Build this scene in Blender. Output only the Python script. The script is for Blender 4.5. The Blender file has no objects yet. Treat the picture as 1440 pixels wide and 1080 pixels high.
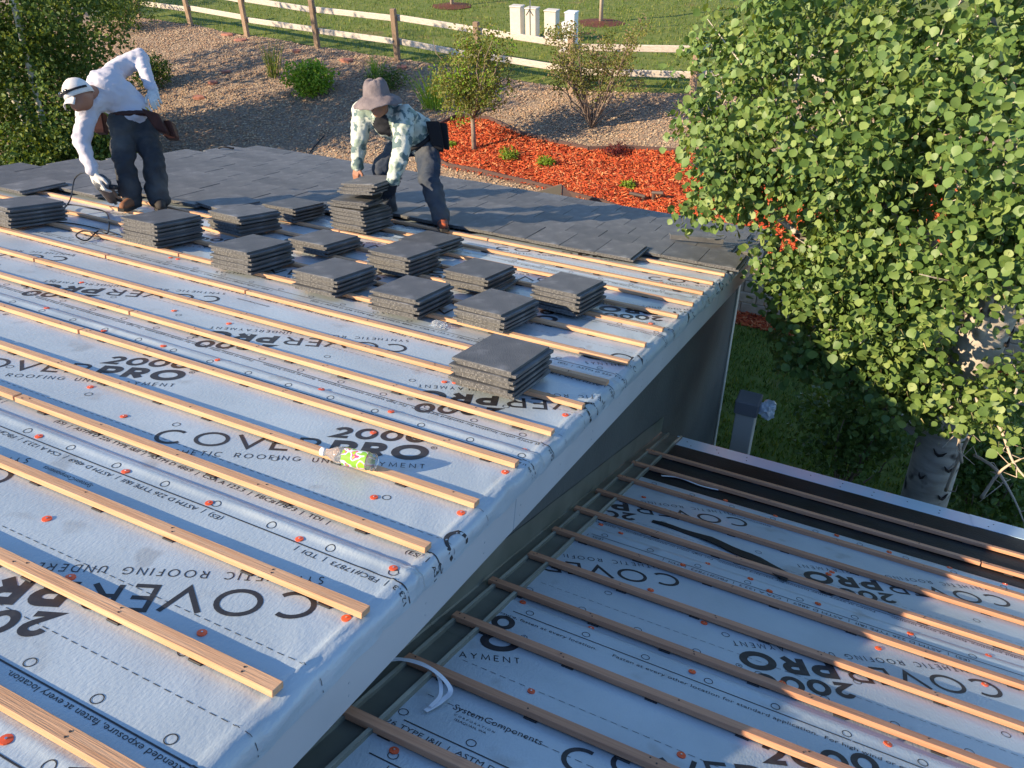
import bpy, bmesh, math, random
from mathutils import Vector, Matrix, noise
from mathutils.geometry import delaunay_2d_cdt
random.seed(7)
PI = math.pi
SC = bpy.context.scene
COL = SC.collection

# ---------------------------------------------------------------- camera, sky, sun, exposure
CAM = Vector((1.054, -0.736, 1.742))
PITCH, ROLL, YAW, FPX = 0.625, -0.032, -0.475, 1129.6
_f = Vector((math.sin(YAW)*math.cos(PITCH), math.cos(YAW)*math.cos(PITCH), -math.sin(PITCH)))
_r = Vector((math.cos(YAW), -math.sin(YAW), 0)); _u = _r.cross(_f)
RT = _r*math.cos(ROLL) + _u*math.sin(ROLL); UP = _u*math.cos(ROLL) - _r*math.sin(ROLL); FW = _f
cd = bpy.data.cameras.new('camera'); cam = bpy.data.objects.new('camera', cd); COL.objects.link(cam)
cam.matrix_world = Matrix(((RT.x, UP.x, -FW.x, CAM.x), (RT.y, UP.y, -FW.y, CAM.y), (RT.z, UP.z, -FW.z, CAM.z), (0, 0, 0, 1)))
cd.sensor_width = 36; cd.lens = FPX/1440*36; cd.clip_start = 0.05; cd.clip_end = 2000
SC.camera = cam
SUN = Vector((1, 1.15, -0.781)).normalized()
w = bpy.data.worlds.new('World'); SC.world = w; w.use_nodes = True
nt = w.node_tree; sky = nt.nodes.new('ShaderNodeTexSky'); sky.sky_type = 'NISHITA'; sky.sun_disc = False; sky.ozone_density = 4.0; sky.air_density = 1.0; sky.dust_density = 0.0; sky.altitude = 1800
sky.sun_elevation = math.asin(-SUN.z); sky.sun_rotation = math.atan2(-SUN.x, -SUN.y)
nt.links.new(sky.outputs[0], nt.nodes['Background'].inputs[0]); nt.nodes['Background'].inputs[1].default_value = 0.15
sl = bpy.data.lights.new('sun', 'SUN'); sl.energy = 4.8; sl.angle = math.radians(0.5); sl.color = (1.0, 0.80, 0.55)
so = bpy.data.objects.new('sun', sl); COL.objects.link(so); so.rotation_euler = SUN.to_track_quat('-Z', 'Y').to_euler()
so.location = (-10, -12, 12)
SC.view_settings.view_transform = 'Standard'; SC.view_settings.look = 'None'; SC.view_settings.gamma = 1
SC.view_settings.exposure = 1.05

# ---------------------------------------------------------------- helpers
def at(px, py, depth):                       # a point of the place, given a direction from the camera and its real distance
    return CAM + (FW + RT*((px-720)/FPX) - UP*((py-540)/FPX))*depth
def depth_of(p): return (Vector(p)-CAM).dot(FW)
def pix(p):
    v = Vector(p)-CAM; d = v.dot(FW)
    return 720+FPX*v.dot(RT)/d, 540-FPX*v.dot(UP)/d, d
def on_z(px, py, z):
    d = at(px, py, 1)-CAM; return CAM + d*((z-CAM.z)/d.z)
def prop(o, label=None, cat=None, group=None, kind=None):
    if label: o['label'] = label
    if cat: o['category'] = cat
    if group: o['group'] = group
    if kind: o['kind'] = kind
    return o
def empty(name, loc=(0, 0, 0), label=None, cat=None, group=None):
    o = bpy.data.objects.new(name, None); COL.objects.link(o); o.location = loc; o.empty_display_size = 0.1
    return prop(o, label, cat, group)
def link(name, me, mats=None, parent=None, smooth=False):
    o = bpy.data.objects.new(name, me); COL.objects.link(o)
    if mats is not None and not len(me.materials):
        for m in (mats if isinstance(mats, (list, tuple)) else [mats]): me.materials.append(m)
    if smooth: me.shade_smooth()
    if parent:
        o.parent = parent
        M = Matrix.Translation(parent.location) if parent.rotation_euler == Matrix().to_euler() else parent.matrix_basis
        o.matrix_parent_inverse = (PW[parent] if parent in PW else M).inverted()
    return o
PW = {}
def mesh(name, vs, fs, mats=None, parent=None, smooth=False, mi=None):
    me = bpy.data.meshes.new(name); me.from_pydata([tuple(v) for v in vs], [], fs); me.update()
    o = link(name, me, mats, parent, smooth)
    if mi is not None: me.polygons.foreach_set('material_index', mi)
    return o
class B:                                      # collects primitives for ONE mesh
    def __init__(s): s.v = []; s.f = []; s.m = []
    def add(s, vs, fs, mi=0):
        n = len(s.v); s.v += [Vector(v) for v in vs]; s.f += [tuple(i+n for i in f) for f in fs]; s.m += [mi]*len(fs); return s
    def box(s, o, ax, ay, az, mi=0, c=0):
        o, ax, ay, az = map(Vector, (o, ax, ay, az))
        if c <= 0:
            vs = [o+ax*i+ay*j+az*k for k in (0, 1) for j in (0, 1) for i in (0, 1)]
            return s.add(vs, [(0, 2, 3, 1), (4, 5, 7, 6), (0, 1, 5, 4), (2, 6, 7, 3), (0, 4, 6, 2), (1, 3, 7, 5)], mi)
        lx, ly, lz = ax.length, ay.length, az.length; ux, uy, uz = ax/lx, ay/ly, az/lz   # chamfered box
        vs = []; idx = {}
        for k in (0, 1):
            for j in (0, 1):
                for i in (0, 1):
                    p = o+ax*i+ay*j+az*k; d = (ux*(1-2*i)*c, uy*(1-2*j)*c, uz*(1-2*k)*c)
                    for t in range(3):
                        q = p.copy()
                        for tt in range(3):
                            if tt != t: q += d[tt]
                        idx[(i, j, k, t)] = len(vs); vs.append(q)
        fs = []
        for t in range(3):
            a, b = [(1, 2), (2, 0), (0, 1)][t]
            for sgn in (0, 1):
                q = []
                for (x, y) in ((0, 0), (1, 0), (1, 1), (0, 1)):
                    c3 = [0, 0, 0]; c3[t] = sgn; c3[a] = x; c3[b] = y; q.append(idx[(*c3, t)])
                fs.append(tuple(q if sgn else q[::-1]))
        for t in range(3):
            a, b = [(1, 2), (2, 0), (0, 1)][t]
            for x in (0, 1):
                for y in (0, 1):
                    k0 = [0, 0, 0]; k1 = [0, 0, 0]; k0[a] = k1[a] = x; k0[b] = k1[b] = y; k1[t] = 1
                    q = [idx[(*k0, a)], idx[(*k0, b)], idx[(*k1, b)], idx[(*k1, a)]]
                    fs.append(tuple(q if (x ^ y) else q[::-1]))
        for i in (0, 1):
            for j in (0, 1):
                for k in (0, 1):
                    q = [idx[(i, j, k, t)] for t in range(3)]; fs.append(tuple(q if (i+j+k) % 2 else q[::-1]))
        return s.add(vs, fs, mi)
    def tube(s, pts, rs, n=8, mi=0, cap=True):
        pts = [Vector(p) for p in pts]
        if not isinstance(rs, (list, tuple)): rs = [rs]*len(pts)
        ref = None; vs = []; fs = []
        for i, p in enumerate(pts):
            t = (pts[min(i+1, len(pts)-1)]-pts[max(i-1, 0)])
            if t.length < 1e-9: t = Vector((0, 0, 1))
            t.normalize()
            if ref is None: ref = t.orthogonal().normalized()
            ref = (ref-t*ref.dot(t)).normalized(); bi = t.cross(ref)
            for k in range(n):
                a = 2*PI*k/n; vs.append(p+(ref*math.cos(a)+bi*math.sin(a))*rs[i])
        for i in range(len(pts)-1):
            for k in range(n):
                fs.append((i*n+k, i*n+(k+1) % n, (i+1)*n+(k+1) % n, (i+1)*n+k))
        if cap: fs += [tuple(range(n))[::-1], tuple(range((len(pts)-1)*n, len(pts)*n))]
        return s.add(vs, fs, mi)
    def ball(s, c, r, mi=0, n=10, m=7, rot=None):
        c = Vector(c); r = Vector(r) if not isinstance(r, (int, float)) else Vector((r, r, r)); vs = []; fs = []
        for i in range(m+1):
            th = PI*i/m
            for k in range(n):
                a = 2*PI*k/n; d = Vector((r.x*math.sin(th)*math.cos(a), r.y*math.sin(th)*math.sin(a), r.z*math.cos(th)))
                vs.append(c+(rot @ d if rot else d))
        for i in range(m):
            for k in range(n): fs.append((i*n+k, (i+1)*n+k, (i+1)*n+(k+1) % n, i*n+(k+1) % n))
        return s.add(vs, fs, mi)
    def build(s, name, mats, parent=None, smooth=False):
        return mesh(name, s.v, s.f, mats, parent, smooth, s.m)
def clone(o, parent=None):
    c = o.copy(); COL.objects.link(c)
    if parent: c.parent = parent
    return c
def fbm(x, y=0, z=0): return noise.noise(Vector((x, y, z)))

# ---------------------------------------------------------------- materials
def mat(name, col, rough=0.7, col2=None, scale=6, stretch=(1, 1, 1), bump=0, bscale=None, spec=0.3, detail=6, rand=0, lo=0.35, hi=0.65,
        metal=0, speck=None, bstretch=None, trans=0, coords='Object', bdist=0.01):
    m = bpy.data.materials.new(name); m.use_nodes = True; n = m.node_tree.nodes; L = m.node_tree.links
    p = n['Principled BSDF']; p.inputs['Roughness'].default_value = rough; p.inputs['Metallic'].default_value = metal
    p.inputs['Specular IOR Level'].default_value = spec; p.inputs['Base Color'].default_value = (*col, 1)
    tc = n.new('ShaderNodeTexCoord'); mp = n.new('ShaderNodeMapping'); L.new(tc.outputs[coords], mp.inputs[0]); mp.inputs['Scale'].default_value = stretch
    last = None
    if col2:
        t = n.new('ShaderNodeTexNoise'); t.inputs['Scale'].default_value = scale; t.inputs['Detail'].default_value = detail; L.new(mp.outputs[0], t.inputs[0])
        r = n.new('ShaderNodeMapRange'); r.inputs[1].default_value = lo; r.inputs[2].default_value = hi; L.new(t.outputs[0], r.inputs[0])
        mx = n.new('ShaderNodeMix'); mx.data_type = 'RGBA'; mx.inputs[6].default_value = (*col, 1); mx.inputs[7].default_value = (*col2, 1)
        L.new(r.outputs[0], mx.inputs[0]); last = mx.outputs[2]
    if speck:
        t = n.new('ShaderNodeTexNoise'); t.inputs['Scale'].default_value = speck[1]; t.inputs['Detail'].default_value = 2; L.new(tc.outputs[coords], t.inputs[0])
        r = n.new('ShaderNodeMapRange'); r.inputs[1].default_value = speck[2]; r.inputs[2].default_value = speck[2]+0.1; L.new(t.outputs[0], r.inputs[0])
        mx = n.new('ShaderNodeMix'); mx.data_type = 'RGBA'; mx.inputs[6].default_value = (*col, 1); mx.inputs[7].default_value = (*speck[0], 1)
        if last: L.new(last, mx.inputs[6])
        L.new(r.outputs[0], mx.inputs[0]); last = mx.outputs[2]
    if rand:
        oi = n.new('ShaderNodeObjectInfo'); hs = n.new('ShaderNodeHueSaturation'); r = n.new('ShaderNodeMapRange')
        r.inputs[3].default_value = 1-rand; r.inputs[4].default_value = 1+rand; L.new(oi.outputs['Random'], r.inputs[0]); L.new(r.outputs[0], hs.inputs['Value'])
        hs.inputs['Color'].default_value = (*col, 1)
        if last: L.new(last, hs.inputs['Color'])
        last = hs.outputs[0]
    if last: L.new(last, p.inputs['Base Color'])
    if bump:
        mb = n.new('ShaderNodeMapping'); L.new(tc.outputs[coords], mb.inputs[0]); mb.inputs['Scale'].default_value = bstretch or stretch
        t = n.new('ShaderNodeTexNoise'); t.inputs['Scale'].default_value = bscale or scale*4; t.inputs['Detail'].default_value = 4; L.new(mb.outputs[0], t.inputs[0])
        b = n.new('ShaderNodeBump'); b.inputs['Strength'].default_value = bump; b.inputs['Distance'].default_value = bdist
        L.new(t.outputs[0], b.inputs['Height']); L.new(b.outputs[0], p.inputs['Normal'])
    if trans:
        tr = n.new('ShaderNodeBsdfTranslucent'); tr.inputs[0].default_value = (min(1, col[0]*1.6+.03), min(1, col[1]*1.5), col[2]*0.5, 1)
        ms = n.new('ShaderNodeMixShader'); ms.inputs[0].default_value = trans
        L.new(p.outputs[0], ms.inputs[1]); L.new(tr.outputs[0], ms.inputs[2]); L.new(ms.outputs[0], n['Material Output'].inputs[0])
    return m
M_under = mat('underlayment', (0.395, 0.458, 0.485), 0.36, (0.335, 0.392, 0.418), 3, spec=0.7, speck=((0.30, 0.335, 0.345), 7, 0.64), bump=0.4, bscale=90, bstretch=(1.5, 0.6, 1.0), bdist=0.004)
M_ink = mat('printed_ink', (0.025, 0.025, 0.028), 0.55, (0.05, 0.048, 0.047), 30, lo=0.5, hi=0.75)
M_pine = mat('pine_wood', (0.62, 0.375, 0.215), 0.75, (0.52, 0.28, 0.145), 9, (0.35, 9, 9), rand=0.12, bump=0.25, bscale=30, speck=((0.30, 0.13, 0.06), 2.6, 0.70))
M_fir = mat('fir_wood', (0.54, 0.28, 0.16), 0.75, (0.44, 0.21, 0.115), 9, (0.35, 9, 9), rand=0.15, bump=0.25, bscale=30, speck=((0.20, 0.08, 0.05), 2.6, 0.70))
M_tile = mat('charcoal_concrete', (0.080, 0.082, 0.084), 0.62, (0.122, 0.123, 0.123), 7, (1, 1, 1), rand=0.2, bump=0.35, bscale=160, speck=((0.19, 0.192, 0.19), 6.5, 0.60), spec=0.5)
M_tend = mat('raw_concrete_edge', (0.135, 0.133, 0.126), 0.95, (0.08, 0.08, 0.079), 60, bump=0.5, bscale=150, speck=((0.27, 0.26, 0.24), 130, 0.57), bdist=0.006)
M_wall = mat('grey_green_paint', (0.098, 0.107, 0.10), 0.75, (0.08, 0.088, 0.083), 2.5, bump=0.35, bscale=45)
M_fascia = mat('pale_grey_paint', (0.46, 0.47, 0.47), 0.5, (0.42, 0.43, 0.43), 3)
M_trim = mat('cream_trim', (0.55, 0.53, 0.46), 0.6)
M_dark = mat('dark_metal', (0.03, 0.03, 0.032), 0.5)
M_flash = mat('olive_metal', (0.16, 0.165, 0.13), 0.4, (0.11, 0.115, 0.09), 5, spec=0.5)
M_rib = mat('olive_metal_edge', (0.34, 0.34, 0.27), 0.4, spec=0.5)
M_ice = mat('black_ice_shield', (0.005, 0.006, 0.007), 0.7, (0.014, 0.016, 0.018), 4, bump=0.3, bscale=60)
M_drip = mat('sky_tinted_drip_metal', (0.50, 0.68, 0.82), 0.3, spec=0.6)  # pale metal; the blue of the reflected sky is painted into its base colour
M_cap = mat('orange_plastic', (0.72, 0.10, 0.03), 0.4, rand=0.15)
M_steel = mat('steel', (0.6, 0.6, 0.6), 0.3, metal=1)
M_gravel = mat('gravel_ground', (0.34, 0.25, 0.17), 0.95, (0.20, 0.145, 0.10), 22, bump=0.9, bscale=40, speck=((0.48, 0.40, 0.30), 32, 0.60), bdist=0.03)
M_peb = [mat('pebble_tan', (0.40, 0.275, 0.165), 0.9), mat('pebble_rose', (0.33, 0.205, 0.13), 0.9), mat('pebble_cream', (0.48, 0.37, 0.245), 0.9), mat('pebble_grey', (0.20, 0.155, 0.115), 0.9)]
M_mulch = mat('mulch_ground', (0.36, 0.055, 0.018), 0.95, (0.22, 0.028, 0.010), 30, bump=0.9, bscale=50, bdist=0.03)
M_chip = [mat('chip_red', (0.47, 0.075, 0.022), 0.9), mat('chip_orange', (0.55, 0.12, 0.035), 0.9), mat('chip_dark', (0.25, 0.032, 0.012), 0.9), mat('chip_pale', (0.62, 0.24, 0.10), 0.9)]
M_lawn = mat('lawn_ground', (0.10, 0.14, 0.022), 0.95, (0.17, 0.19, 0.04), 5, bump=0.6, bscale=60, lo=0.4, hi=0.7, speck=((0.17, 0.15, 0.045), 1.1, 0.62))
M_blade = [mat('grass_green', (0.12, 0.19, 0.028), 0.7, trans=0.25), mat('grass_yellow', (0.25, 0.26, 0.06), 0.7, trans=0.25), mat('grass_dark', (0.045, 0.095, 0.015), 0.7, trans=0.25)]
M_fence = mat('weathered_fence_wood', (0.58, 0.52, 0.44), 0.9, (0.44, 0.38, 0.31), 8, (1, 8, 8), bump=0.4)
M_post = mat('fence_post_wood', (0.33, 0.235, 0.16), 0.9, (0.24, 0.16, 0.105), 8, (6, 6, 1), bump=0.4, rand=0.2)
M_block = mat('tan_block', (0.47, 0.37, 0.27), 0.95, (0.40, 0.31, 0.22), 14, bump=0.6, bscale=40, rand=0.1)
M_edge = mat('brown_edging', (0.10, 0.06, 0.05), 0.7)
M_box = mat('beige_cabinet', (0.60, 0.56, 0.49), 0.55, (0.54, 0.50, 0.43), 7); M_boxw = mat('white_cabinet', (0.68, 0.70, 0.70), 0.5); M_pad = mat('concrete_pad', (0.40, 0.36, 0.31), 0.9)
M_flag = mat('red_flagstone', (0.36, 0.16, 0.11), 0.9, (0.28, 0.12, 0.085), 8, bump=0.4)
M_aspen = [mat('aspen_leaf_a', (0.145, 0.222, 0.055), 0.5, trans=0.22, spec=0.4), mat('aspen_leaf_b', (0.092, 0.162, 0.038), 0.5, trans=0.22, spec=0.4), mat('aspen_leaf_c', (0.215, 0.285, 0.075), 0.5, trans=0.22, spec=0.4), mat('aspen_catkin', (0.36, 0.30, 0.12), 0.8)]
M_abark = mat('aspen_bark', (0.52, 0.47, 0.40), 0.85, (0.36, 0.31, 0.26), 5, (1, 1, 3), bump=0.4, speck=((0.05, 0.04, 0.035), 5.5, 0.60))
M_bark = mat('grey_bark', (0.25, 0.19, 0.145), 0.9, (0.16, 0.115, 0.09), 10, bump=0.5)
M_twig = mat('pale_twig', (0.50, 0.40, 0.30), 0.9)
M_birch = [mat('birch_leaf_a', (0.085, 0.15, 0.028), 0.6, trans=0.3), mat('birch_leaf_b', (0.05, 0.10, 0.018), 0.6, trans=0.3), mat('birch_leaf_c', (0.15, 0.20, 0.04), 0.6, trans=0.3)]
M_bush = [mat('bush_leaf_a', (0.17, 0.30, 0.025), 0.6, trans=0.3), mat('bush_leaf_b', (0.24, 0.36, 0.04), 0.6, trans=0.3)]
M_olive = [mat('shrub_leaf_a', (0.13, 0.165, 0.035), 0.6, trans=0.3), mat('shrub_leaf_b', (0.19, 0.19, 0.05), 0.6, trans=0.3), mat('shrub_leaf_c', (0.24, 0.17, 0.11), 0.7, trans=0.2)]
M_skin = mat('skin', (0.30, 0.14, 0.085), 0.55)

# ---------------------------------------------------------------- terrain
def tz(x, y):
    up = -3.85 + 0.85*min(1, max(0, (y-10.2)/5.3)) if y < 15.5 else -3.0 - 0.02*(y-15.5)
    low = -4.5
    left = min(1, max(0, (-2.6-x)/2.5))
    slope = -4.5 + 0.65*min(1, max(0, (y-6.0)/4.2))
    base = up if y >= 10.15 else low*(1-left)+slope*left
    far = min(1, max(0, (y-9.0)/3))
    return base + far*(0.05*fbm(x*0.6, y*0.6) + 0.02*fbm(x*2, y*2, 5))
def patch(name, poly, off, res, m, kind='structure', parent=None):
    xs = [p[0] for p in poly]; ys = [p[1] for p in poly]; pts = []; edges = []
    n = len(poly)
    for i in range(n):
        a, b = Vector(poly[i]), Vector(poly[(i+1) % n]); k = max(1, int((b-a).length/res))
        for j in range(k): pts.append(a.lerp(b, j/k))
    nb = len(pts); edges = [(i, (i+1) % nb) for i in range(nb)]
    def inside(p):
        c = False
        for i in range(n):
            (x1, y1), (x2, y2) = poly[i], poly[(i+1) % n]
            if (y1 > p[1]) != (y2 > p[1]) and p[0] < (x2-x1)*(p[1]-y1)/(y2-y1)+x1: c = not c
        return c
    y = min(ys)+res/2
    while y < max(ys):
        x = min(xs)+res/2
        while x < max(xs):
            q = Vector((x+random.uniform(-.2, .2)*res, y+random.uniform(-.2, .2)*res))
            if inside(q) and min((q-b).length for b in pts[:nb:2]) > res*0.4: pts.append(q)
            x += res
        y += res
    v, e, f, *_ = delaunay_2d_cdt(pts, edges, [], 1, 1e-6)
    o = mesh(name, [(p.x, p.y, tz(p.x, p.y)+off) for p in v], [tuple(t) for t in f], m, parent, True)
    if o.data.polygons[0].normal.z < 0: o.data.flip_normals()
    if kind: prop(o, kind=kind)
    return o, inside
# big ground sheet reaching the horizon (lies under everything)
g = mesh('ground', [(-600, -600, -5.3), (600, -600, -5.3), (600, 600, -5.3), (-600, 600, -5.3)], [(0, 1, 2, 3)], M_lawn); prop(g, kind='structure')
FENCE = [(-30, 18.6), (-24.5, 17.7), (-22.2, 17.35), (-19.9, 17.05), (-17.55, 16.7), (-15.2, 16.3), (-12.6, 15.9), (-10.0, 15.5), (-7.7, 15.2), (-5.4, 14.9), (-3.0, 15.3), (-.5, 15.7), (2, 16.1), (12, 17.0)]
back_line = [(x, y+0.12) for x, y in FENCE]
lw, in_back = patch('back_lawn', back_line+[(12, 48), (-40, 48), (-40, 18.8)], 0, 0.9, M_lawn)
gr, in_gravel = patch('gravel_bed', [(-30, 4.0), (-6.0, 4.0), (-6.0, 10.16), (12, 10.16), (12, 17.12)]+[(x, y) for x, y in back_line[::-1][1:]]+[(-30, 18.5)], -0.004, 0.35, M_gravel)
lo, in_lowl = patch('lower_lawn', [(-6.0, 3.0), (12, 3.0), (12, 10.14), (-6.0, 10.14)], 0, 0.6, M_lawn)
MUL = [(-7.0, 11.75), (-6.4, 11.45), (-5.6, 11.4), (-4.7, 11.35), (-3.9, 11.2), (-3.2, 11.1), (-2.4, 10.9), (-1.5, 10.45), (12, 10.45), (12, 13.0), (-2.2, 13.15), (-3.5, 13.0), (-4.15, 12.75), (-4.9, 12.8), (-5.6, 13.0), (-6.5, 13.35), (-7.2, 13.3), (-7.5, 12.6)]
mu, in_mul = patch('mulch_bed', MUL, 0.03, 0.22, M_mulch)
MUL2 = [(-2.4, 9.62), (12, 9.62), (12, 9.97), (-2.4, 9.97)]
mu2, in_mul2 = patch('mulch_strip', MUL2, 0.012, 0.3, M_mulch)
# plastic edging round the mulch
pe = MUL[:8]; pe2 = MUL[10:]
for seq, lb in ((pe, 'dark brown edging strip between the red mulch and the house'), (pe2, 'dark brown edging strip along the uphill side of the red mulch')):
    b = B()
    for i in range(len(seq)-1):
        for t in range(4):
            a = Vector(seq[i]).lerp(Vector(seq[i+1]), t/4); c = Vector(seq[i]).lerp(Vector(seq[i+1]), (t+1)/4); d = (c-a).normalized(); nn = Vector((-d.y, d.x))*0.03
            za, zc = tz(*a)-0.05, tz(*c)-0.05
            b.add([(a.x, a.y, za), (c.x, c.y, zc), (c.x+nn.x, c.y+nn.y, zc), (a.x+nn.x, a.y+nn.y, za), (a.x, a.y, za+.15), (c.x, c.y, zc+.15), (c.x+nn.x, c.y+nn.y, zc+.15), (a.x+nn.x, a.y+nn.y, za+.15)],
                  [(0, 1, 5, 4), (2, 3, 7, 6), (4, 5, 6, 7)])
    prop(b.build('garden_edging', M_edge), lb, 'edging')
# pebbles, chips, blades: nobody could count them
def scatter(name, n, region, inside, size, mats, off, flat=0.6, kind='stuff', excl=None, shape='peb'):
    vs = []; fs = []; mi = []
    x0, x1, y0, y1 = region; k = 0; tries = 0
    while k < n and tries < n*8:
        tries += 1
        x, y = random.uniform(x0, x1), random.uniform(y0, y1)
        if not inside((x, y)) or (excl and excl((x, y))): continue
        k += 1; z = tz(x, y)+off; s = size*random.uniform(0.6, 1.5); i = len(vs)
        if shape == 'peb':
            a = random.uniform(0, 6.3); c, sn = math.cos(a)*s, math.sin(a)*s; e = random.uniform(.6, 1)
            vs += [(x+c, y+sn, z), (x-sn*e, y+c*e, z+s*.15), (x-c, y-sn, z), (x+sn*e, y-c*e, z+s*.1), (x+random.uniform(-.3, .3)*s, y+random.uniform(-.3, .3)*s, z+s*flat)]
            fs += [(i, i+1, i+4), (i+1, i+2, i+4), (i+2, i+3, i+4), (i+3, i, i+4)]; mi += [random.choice((0, 0, 1, 1, 2, 3))]*4
        elif shape == 'chip':
            d = Vector((random.uniform(-1, 1), random.uniform(-1, 1), random.uniform(-.35, .45))).normalized()*s*1.6
            q = d.cross(Vector((random.uniform(-.4, .4), random.uniform(-.4, .4), 1))).normalized()*s*.3; p = Vector((x, y, z+.012))
            vs += [p-d-q, p-d+q, p+d+q, p+d-q, p+Vector((0, 0, s*.3))]; fs += [(i, i+3, i+4), (i+3, i+2, i+4), (i+2, i+1, i+4), (i+1, i, i+4)]; mi += [random.choice((0, 0, 0, 1, 1, 2, 2, 3))]*4
        else:
            a = random.uniform(0, 6.3); wv = s*.12; l = Vector((math.cos(a), math.sin(a), 0)); t = Vector((random.uniform(-.6, .6), random.uniform(-.6, .6), 1)).normalized()*s
            p = Vector((x, y, z-.005)); vs += [p-l*wv, p+l*wv, p+t]; fs += [(i, i+1, i+2)]; mi += [random.choice((0, 0, 1, 2))]
    o = mesh(name, vs, fs, mats, None, False, mi); return prop(o, kind=kind)
notmul = lambda p: in_mul(p)
scatter('gravel_stones', 56000, (-21, 2, 8.0, 17.6), in_gravel, 0.026, M_peb, 0.0, excl=notmul)
scatter('mulch_chips', 30000, (-7.6, 3, 10.4, 13.5), in_mul, 0.030, M_chip, 0.03, shape='chip')
scatter('mulch_chips_by_block_wall', 2500, (-2.4, 3, 9.6, 9.98), in_mul2, 0.030, M_chip, 0.012, shape='chip')
scatter('grass_blades_back', 42000, (-24, 0, 14.8, 28), in_back, 0.07, M_blade, 0, shape='blade')
scatter('grass_blades_lower', 30000, (-2, 5, 5.5, 9.6), in_lowl, 0.065, M_blade, 0, shape='blade')
# retaining wall of tan blocks
rw = empty('retaining_wall', (-2.6, 10.05, -4.5), 'tan concrete block retaining wall behind the house corner', 'wall')
core = B().box((-2.6, 10.06, -4.6), (12, 0, 0), (0, .14, 0), (0, 0, .74)).build('wall_core', M_block, rw)
for row in range(4):
    for i in range(20):
        x = -2.6 + i*0.40 + (0.2 if row % 2 else 0); hh = 0.175
        B().box((x+.004, 9.985+random.uniform(-.008, .008)+row*.008, -4.5+row*hh+.003), (.392, 0, 0), (0, .07, 0), (0, 0, hh-.006), c=.012).build('block', M_block, rw)
# ---------------------------------------------------------------- the house
SA, CA = math.sin(0.257), math.cos(0.257)
A2 = math.radians(24.5); S2, C2 = math.sin(A2), math.cos(A2)
EX = Vector((1, 0, 0)); EU = Vector((0, CA, -SA)); EN = Vector((0, SA, CA))
EV = Vector((0, C2, -S2)); EN2 = Vector((0, S2, C2)); O2 = Vector((0, 2.4, -1.43))
def R1(x, u, h=0): return EX*x+EU*u+EN*h
def R2(x, v, h=0): return O2+EX*x+EV*v+EN2*h
def roof_px(px, py, h=0):
    d = at(px, py, 1)-CAM; P0 = EN*h; t = (P0-CAM).dot(EN)/d.dot(EN); p = CAM+d*t
    return p.x, p.dot(EU)
def roof2_px(px, py, h=0):
    d = at(px, py, 1)-CAM; P0 = O2+EN2*h; t = (P0-CAM).dot(EN2)/d.dot(EN2); p = CAM+d*t
    return p.x, (p-O2).dot(EV)
house = empty('house', (-3, 3, -4.5), 'grey green house being re-roofed, two slopes covered in grey underlayment', 'house')
PW[house] = Matrix.Translation((-3, 3, -4.5))
# decks
UE, UT = 7.02, -3.0
deck = B().box(R1(-6.45, UT, -.16), EX*6.448, EU*(UE-UT), EN*.158).build('main_roof', M_fascia, house); PW[deck] = Matrix()
deck2 = B().box(R2(-.05, -3.9, -.16), EX*5.6, EV*5.58, EN2*.158).build('lower_roof', M_fascia, house); PW[deck2] = Matrix()
# walls: gable wall follows the slope
xw = -0.10; yw = 6.45
def wallpoly(name, x0, x1, y0, y1, m):
    zt = lambda y: -math.tan(.257)*y-.17
    vs = [(x0, y0, -4.7), (x1, y0, -4.7), (x1, y1, -4.7), (x0, y1, -4.7), (x0, y0, zt(y0)), (x1, y0, zt(y0)), (x1, y1, zt(y1)), (x0, y1, zt(y1))]
    return mesh(name, vs, [(0, 3, 2, 1), (4, 5, 6, 7), (0, 1, 5, 4), (1, 2, 6, 5), (2, 3, 7, 6), (3, 0, 4, 7)], m, house)
wallpoly('gable_wall', -6.2, xw, -2.9, yw, M_wall)
wl = B().box((-.09, -1.0, -4.7), (5.3, 0, 0), (0, 4.55, 0), (0, 0, 2.5)).build('lower_wall', M_wall, house)
B().box((xw-.085, yw-.012, -4.7), (.10, 0, 0), (0, .03, 0), (0, 0, 2.78), c=.004).build('corner_trim', M_trim, house)
B().box((xw-.004, yw-.10, -4.7), (.022, 0, 0), (0, .085, 0), (0, 0, 2.78), c=.004).build('corner_trim', M_trim, house)
for ua, ub in ((UT, 1.30), (1.304, 4.9), (4.904, 6.98)):
    B().box(R1(.002, ua, -.215), EX*.038, EU*(ub-ua), EN*.158, c=.003).build('rake_fascia', M_fascia, house)
    for q in [ua+.05+.4*i for i in range(int((ub-ua)/.4)+1)]:
        for hh in (-.17, -.125):
            if -.5 < q < 4: B().tube([R1(.039, q, hh), R1(.0415, q, hh)], .0035, 6).build('nail_head', M_fascia, house)
B().box(R1(-6.45, UE, -.19), EX*6.52, EU*.025, EN*.17).build('eave_fascia', M_fascia, house)
# gutter along the main eave
b = B()
for (a0, a1) in (((0, 0), (0, -.10)), ((0, -.10), (.11, -.10)), ((.11, -.10), (.13, .0))):
    p = Vector((0, UE*CA+.03+a0[0], -UE*SA-.03+a0[1])); q = Vector((0, UE*CA+.03+a1[0], -UE*SA-.03+a1[1]))
    d = (q-p).normalized(); nn = Vector((0, -d.z, d.y))*.004
    b.add([p+EX*-6.45, p+EX*.16, q+EX*.16, q+EX*-6.45, p+EX*-6.45+nn, p+EX*.16+nn, q+EX*.16+nn, q+EX*-6.45+nn], [(0, 1, 2, 3), (7, 6, 5, 4), (0, 4, 5, 1), (2, 6, 7, 3), (1, 5, 6, 2)])
b.build('gutter', M_dark, house)
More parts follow.
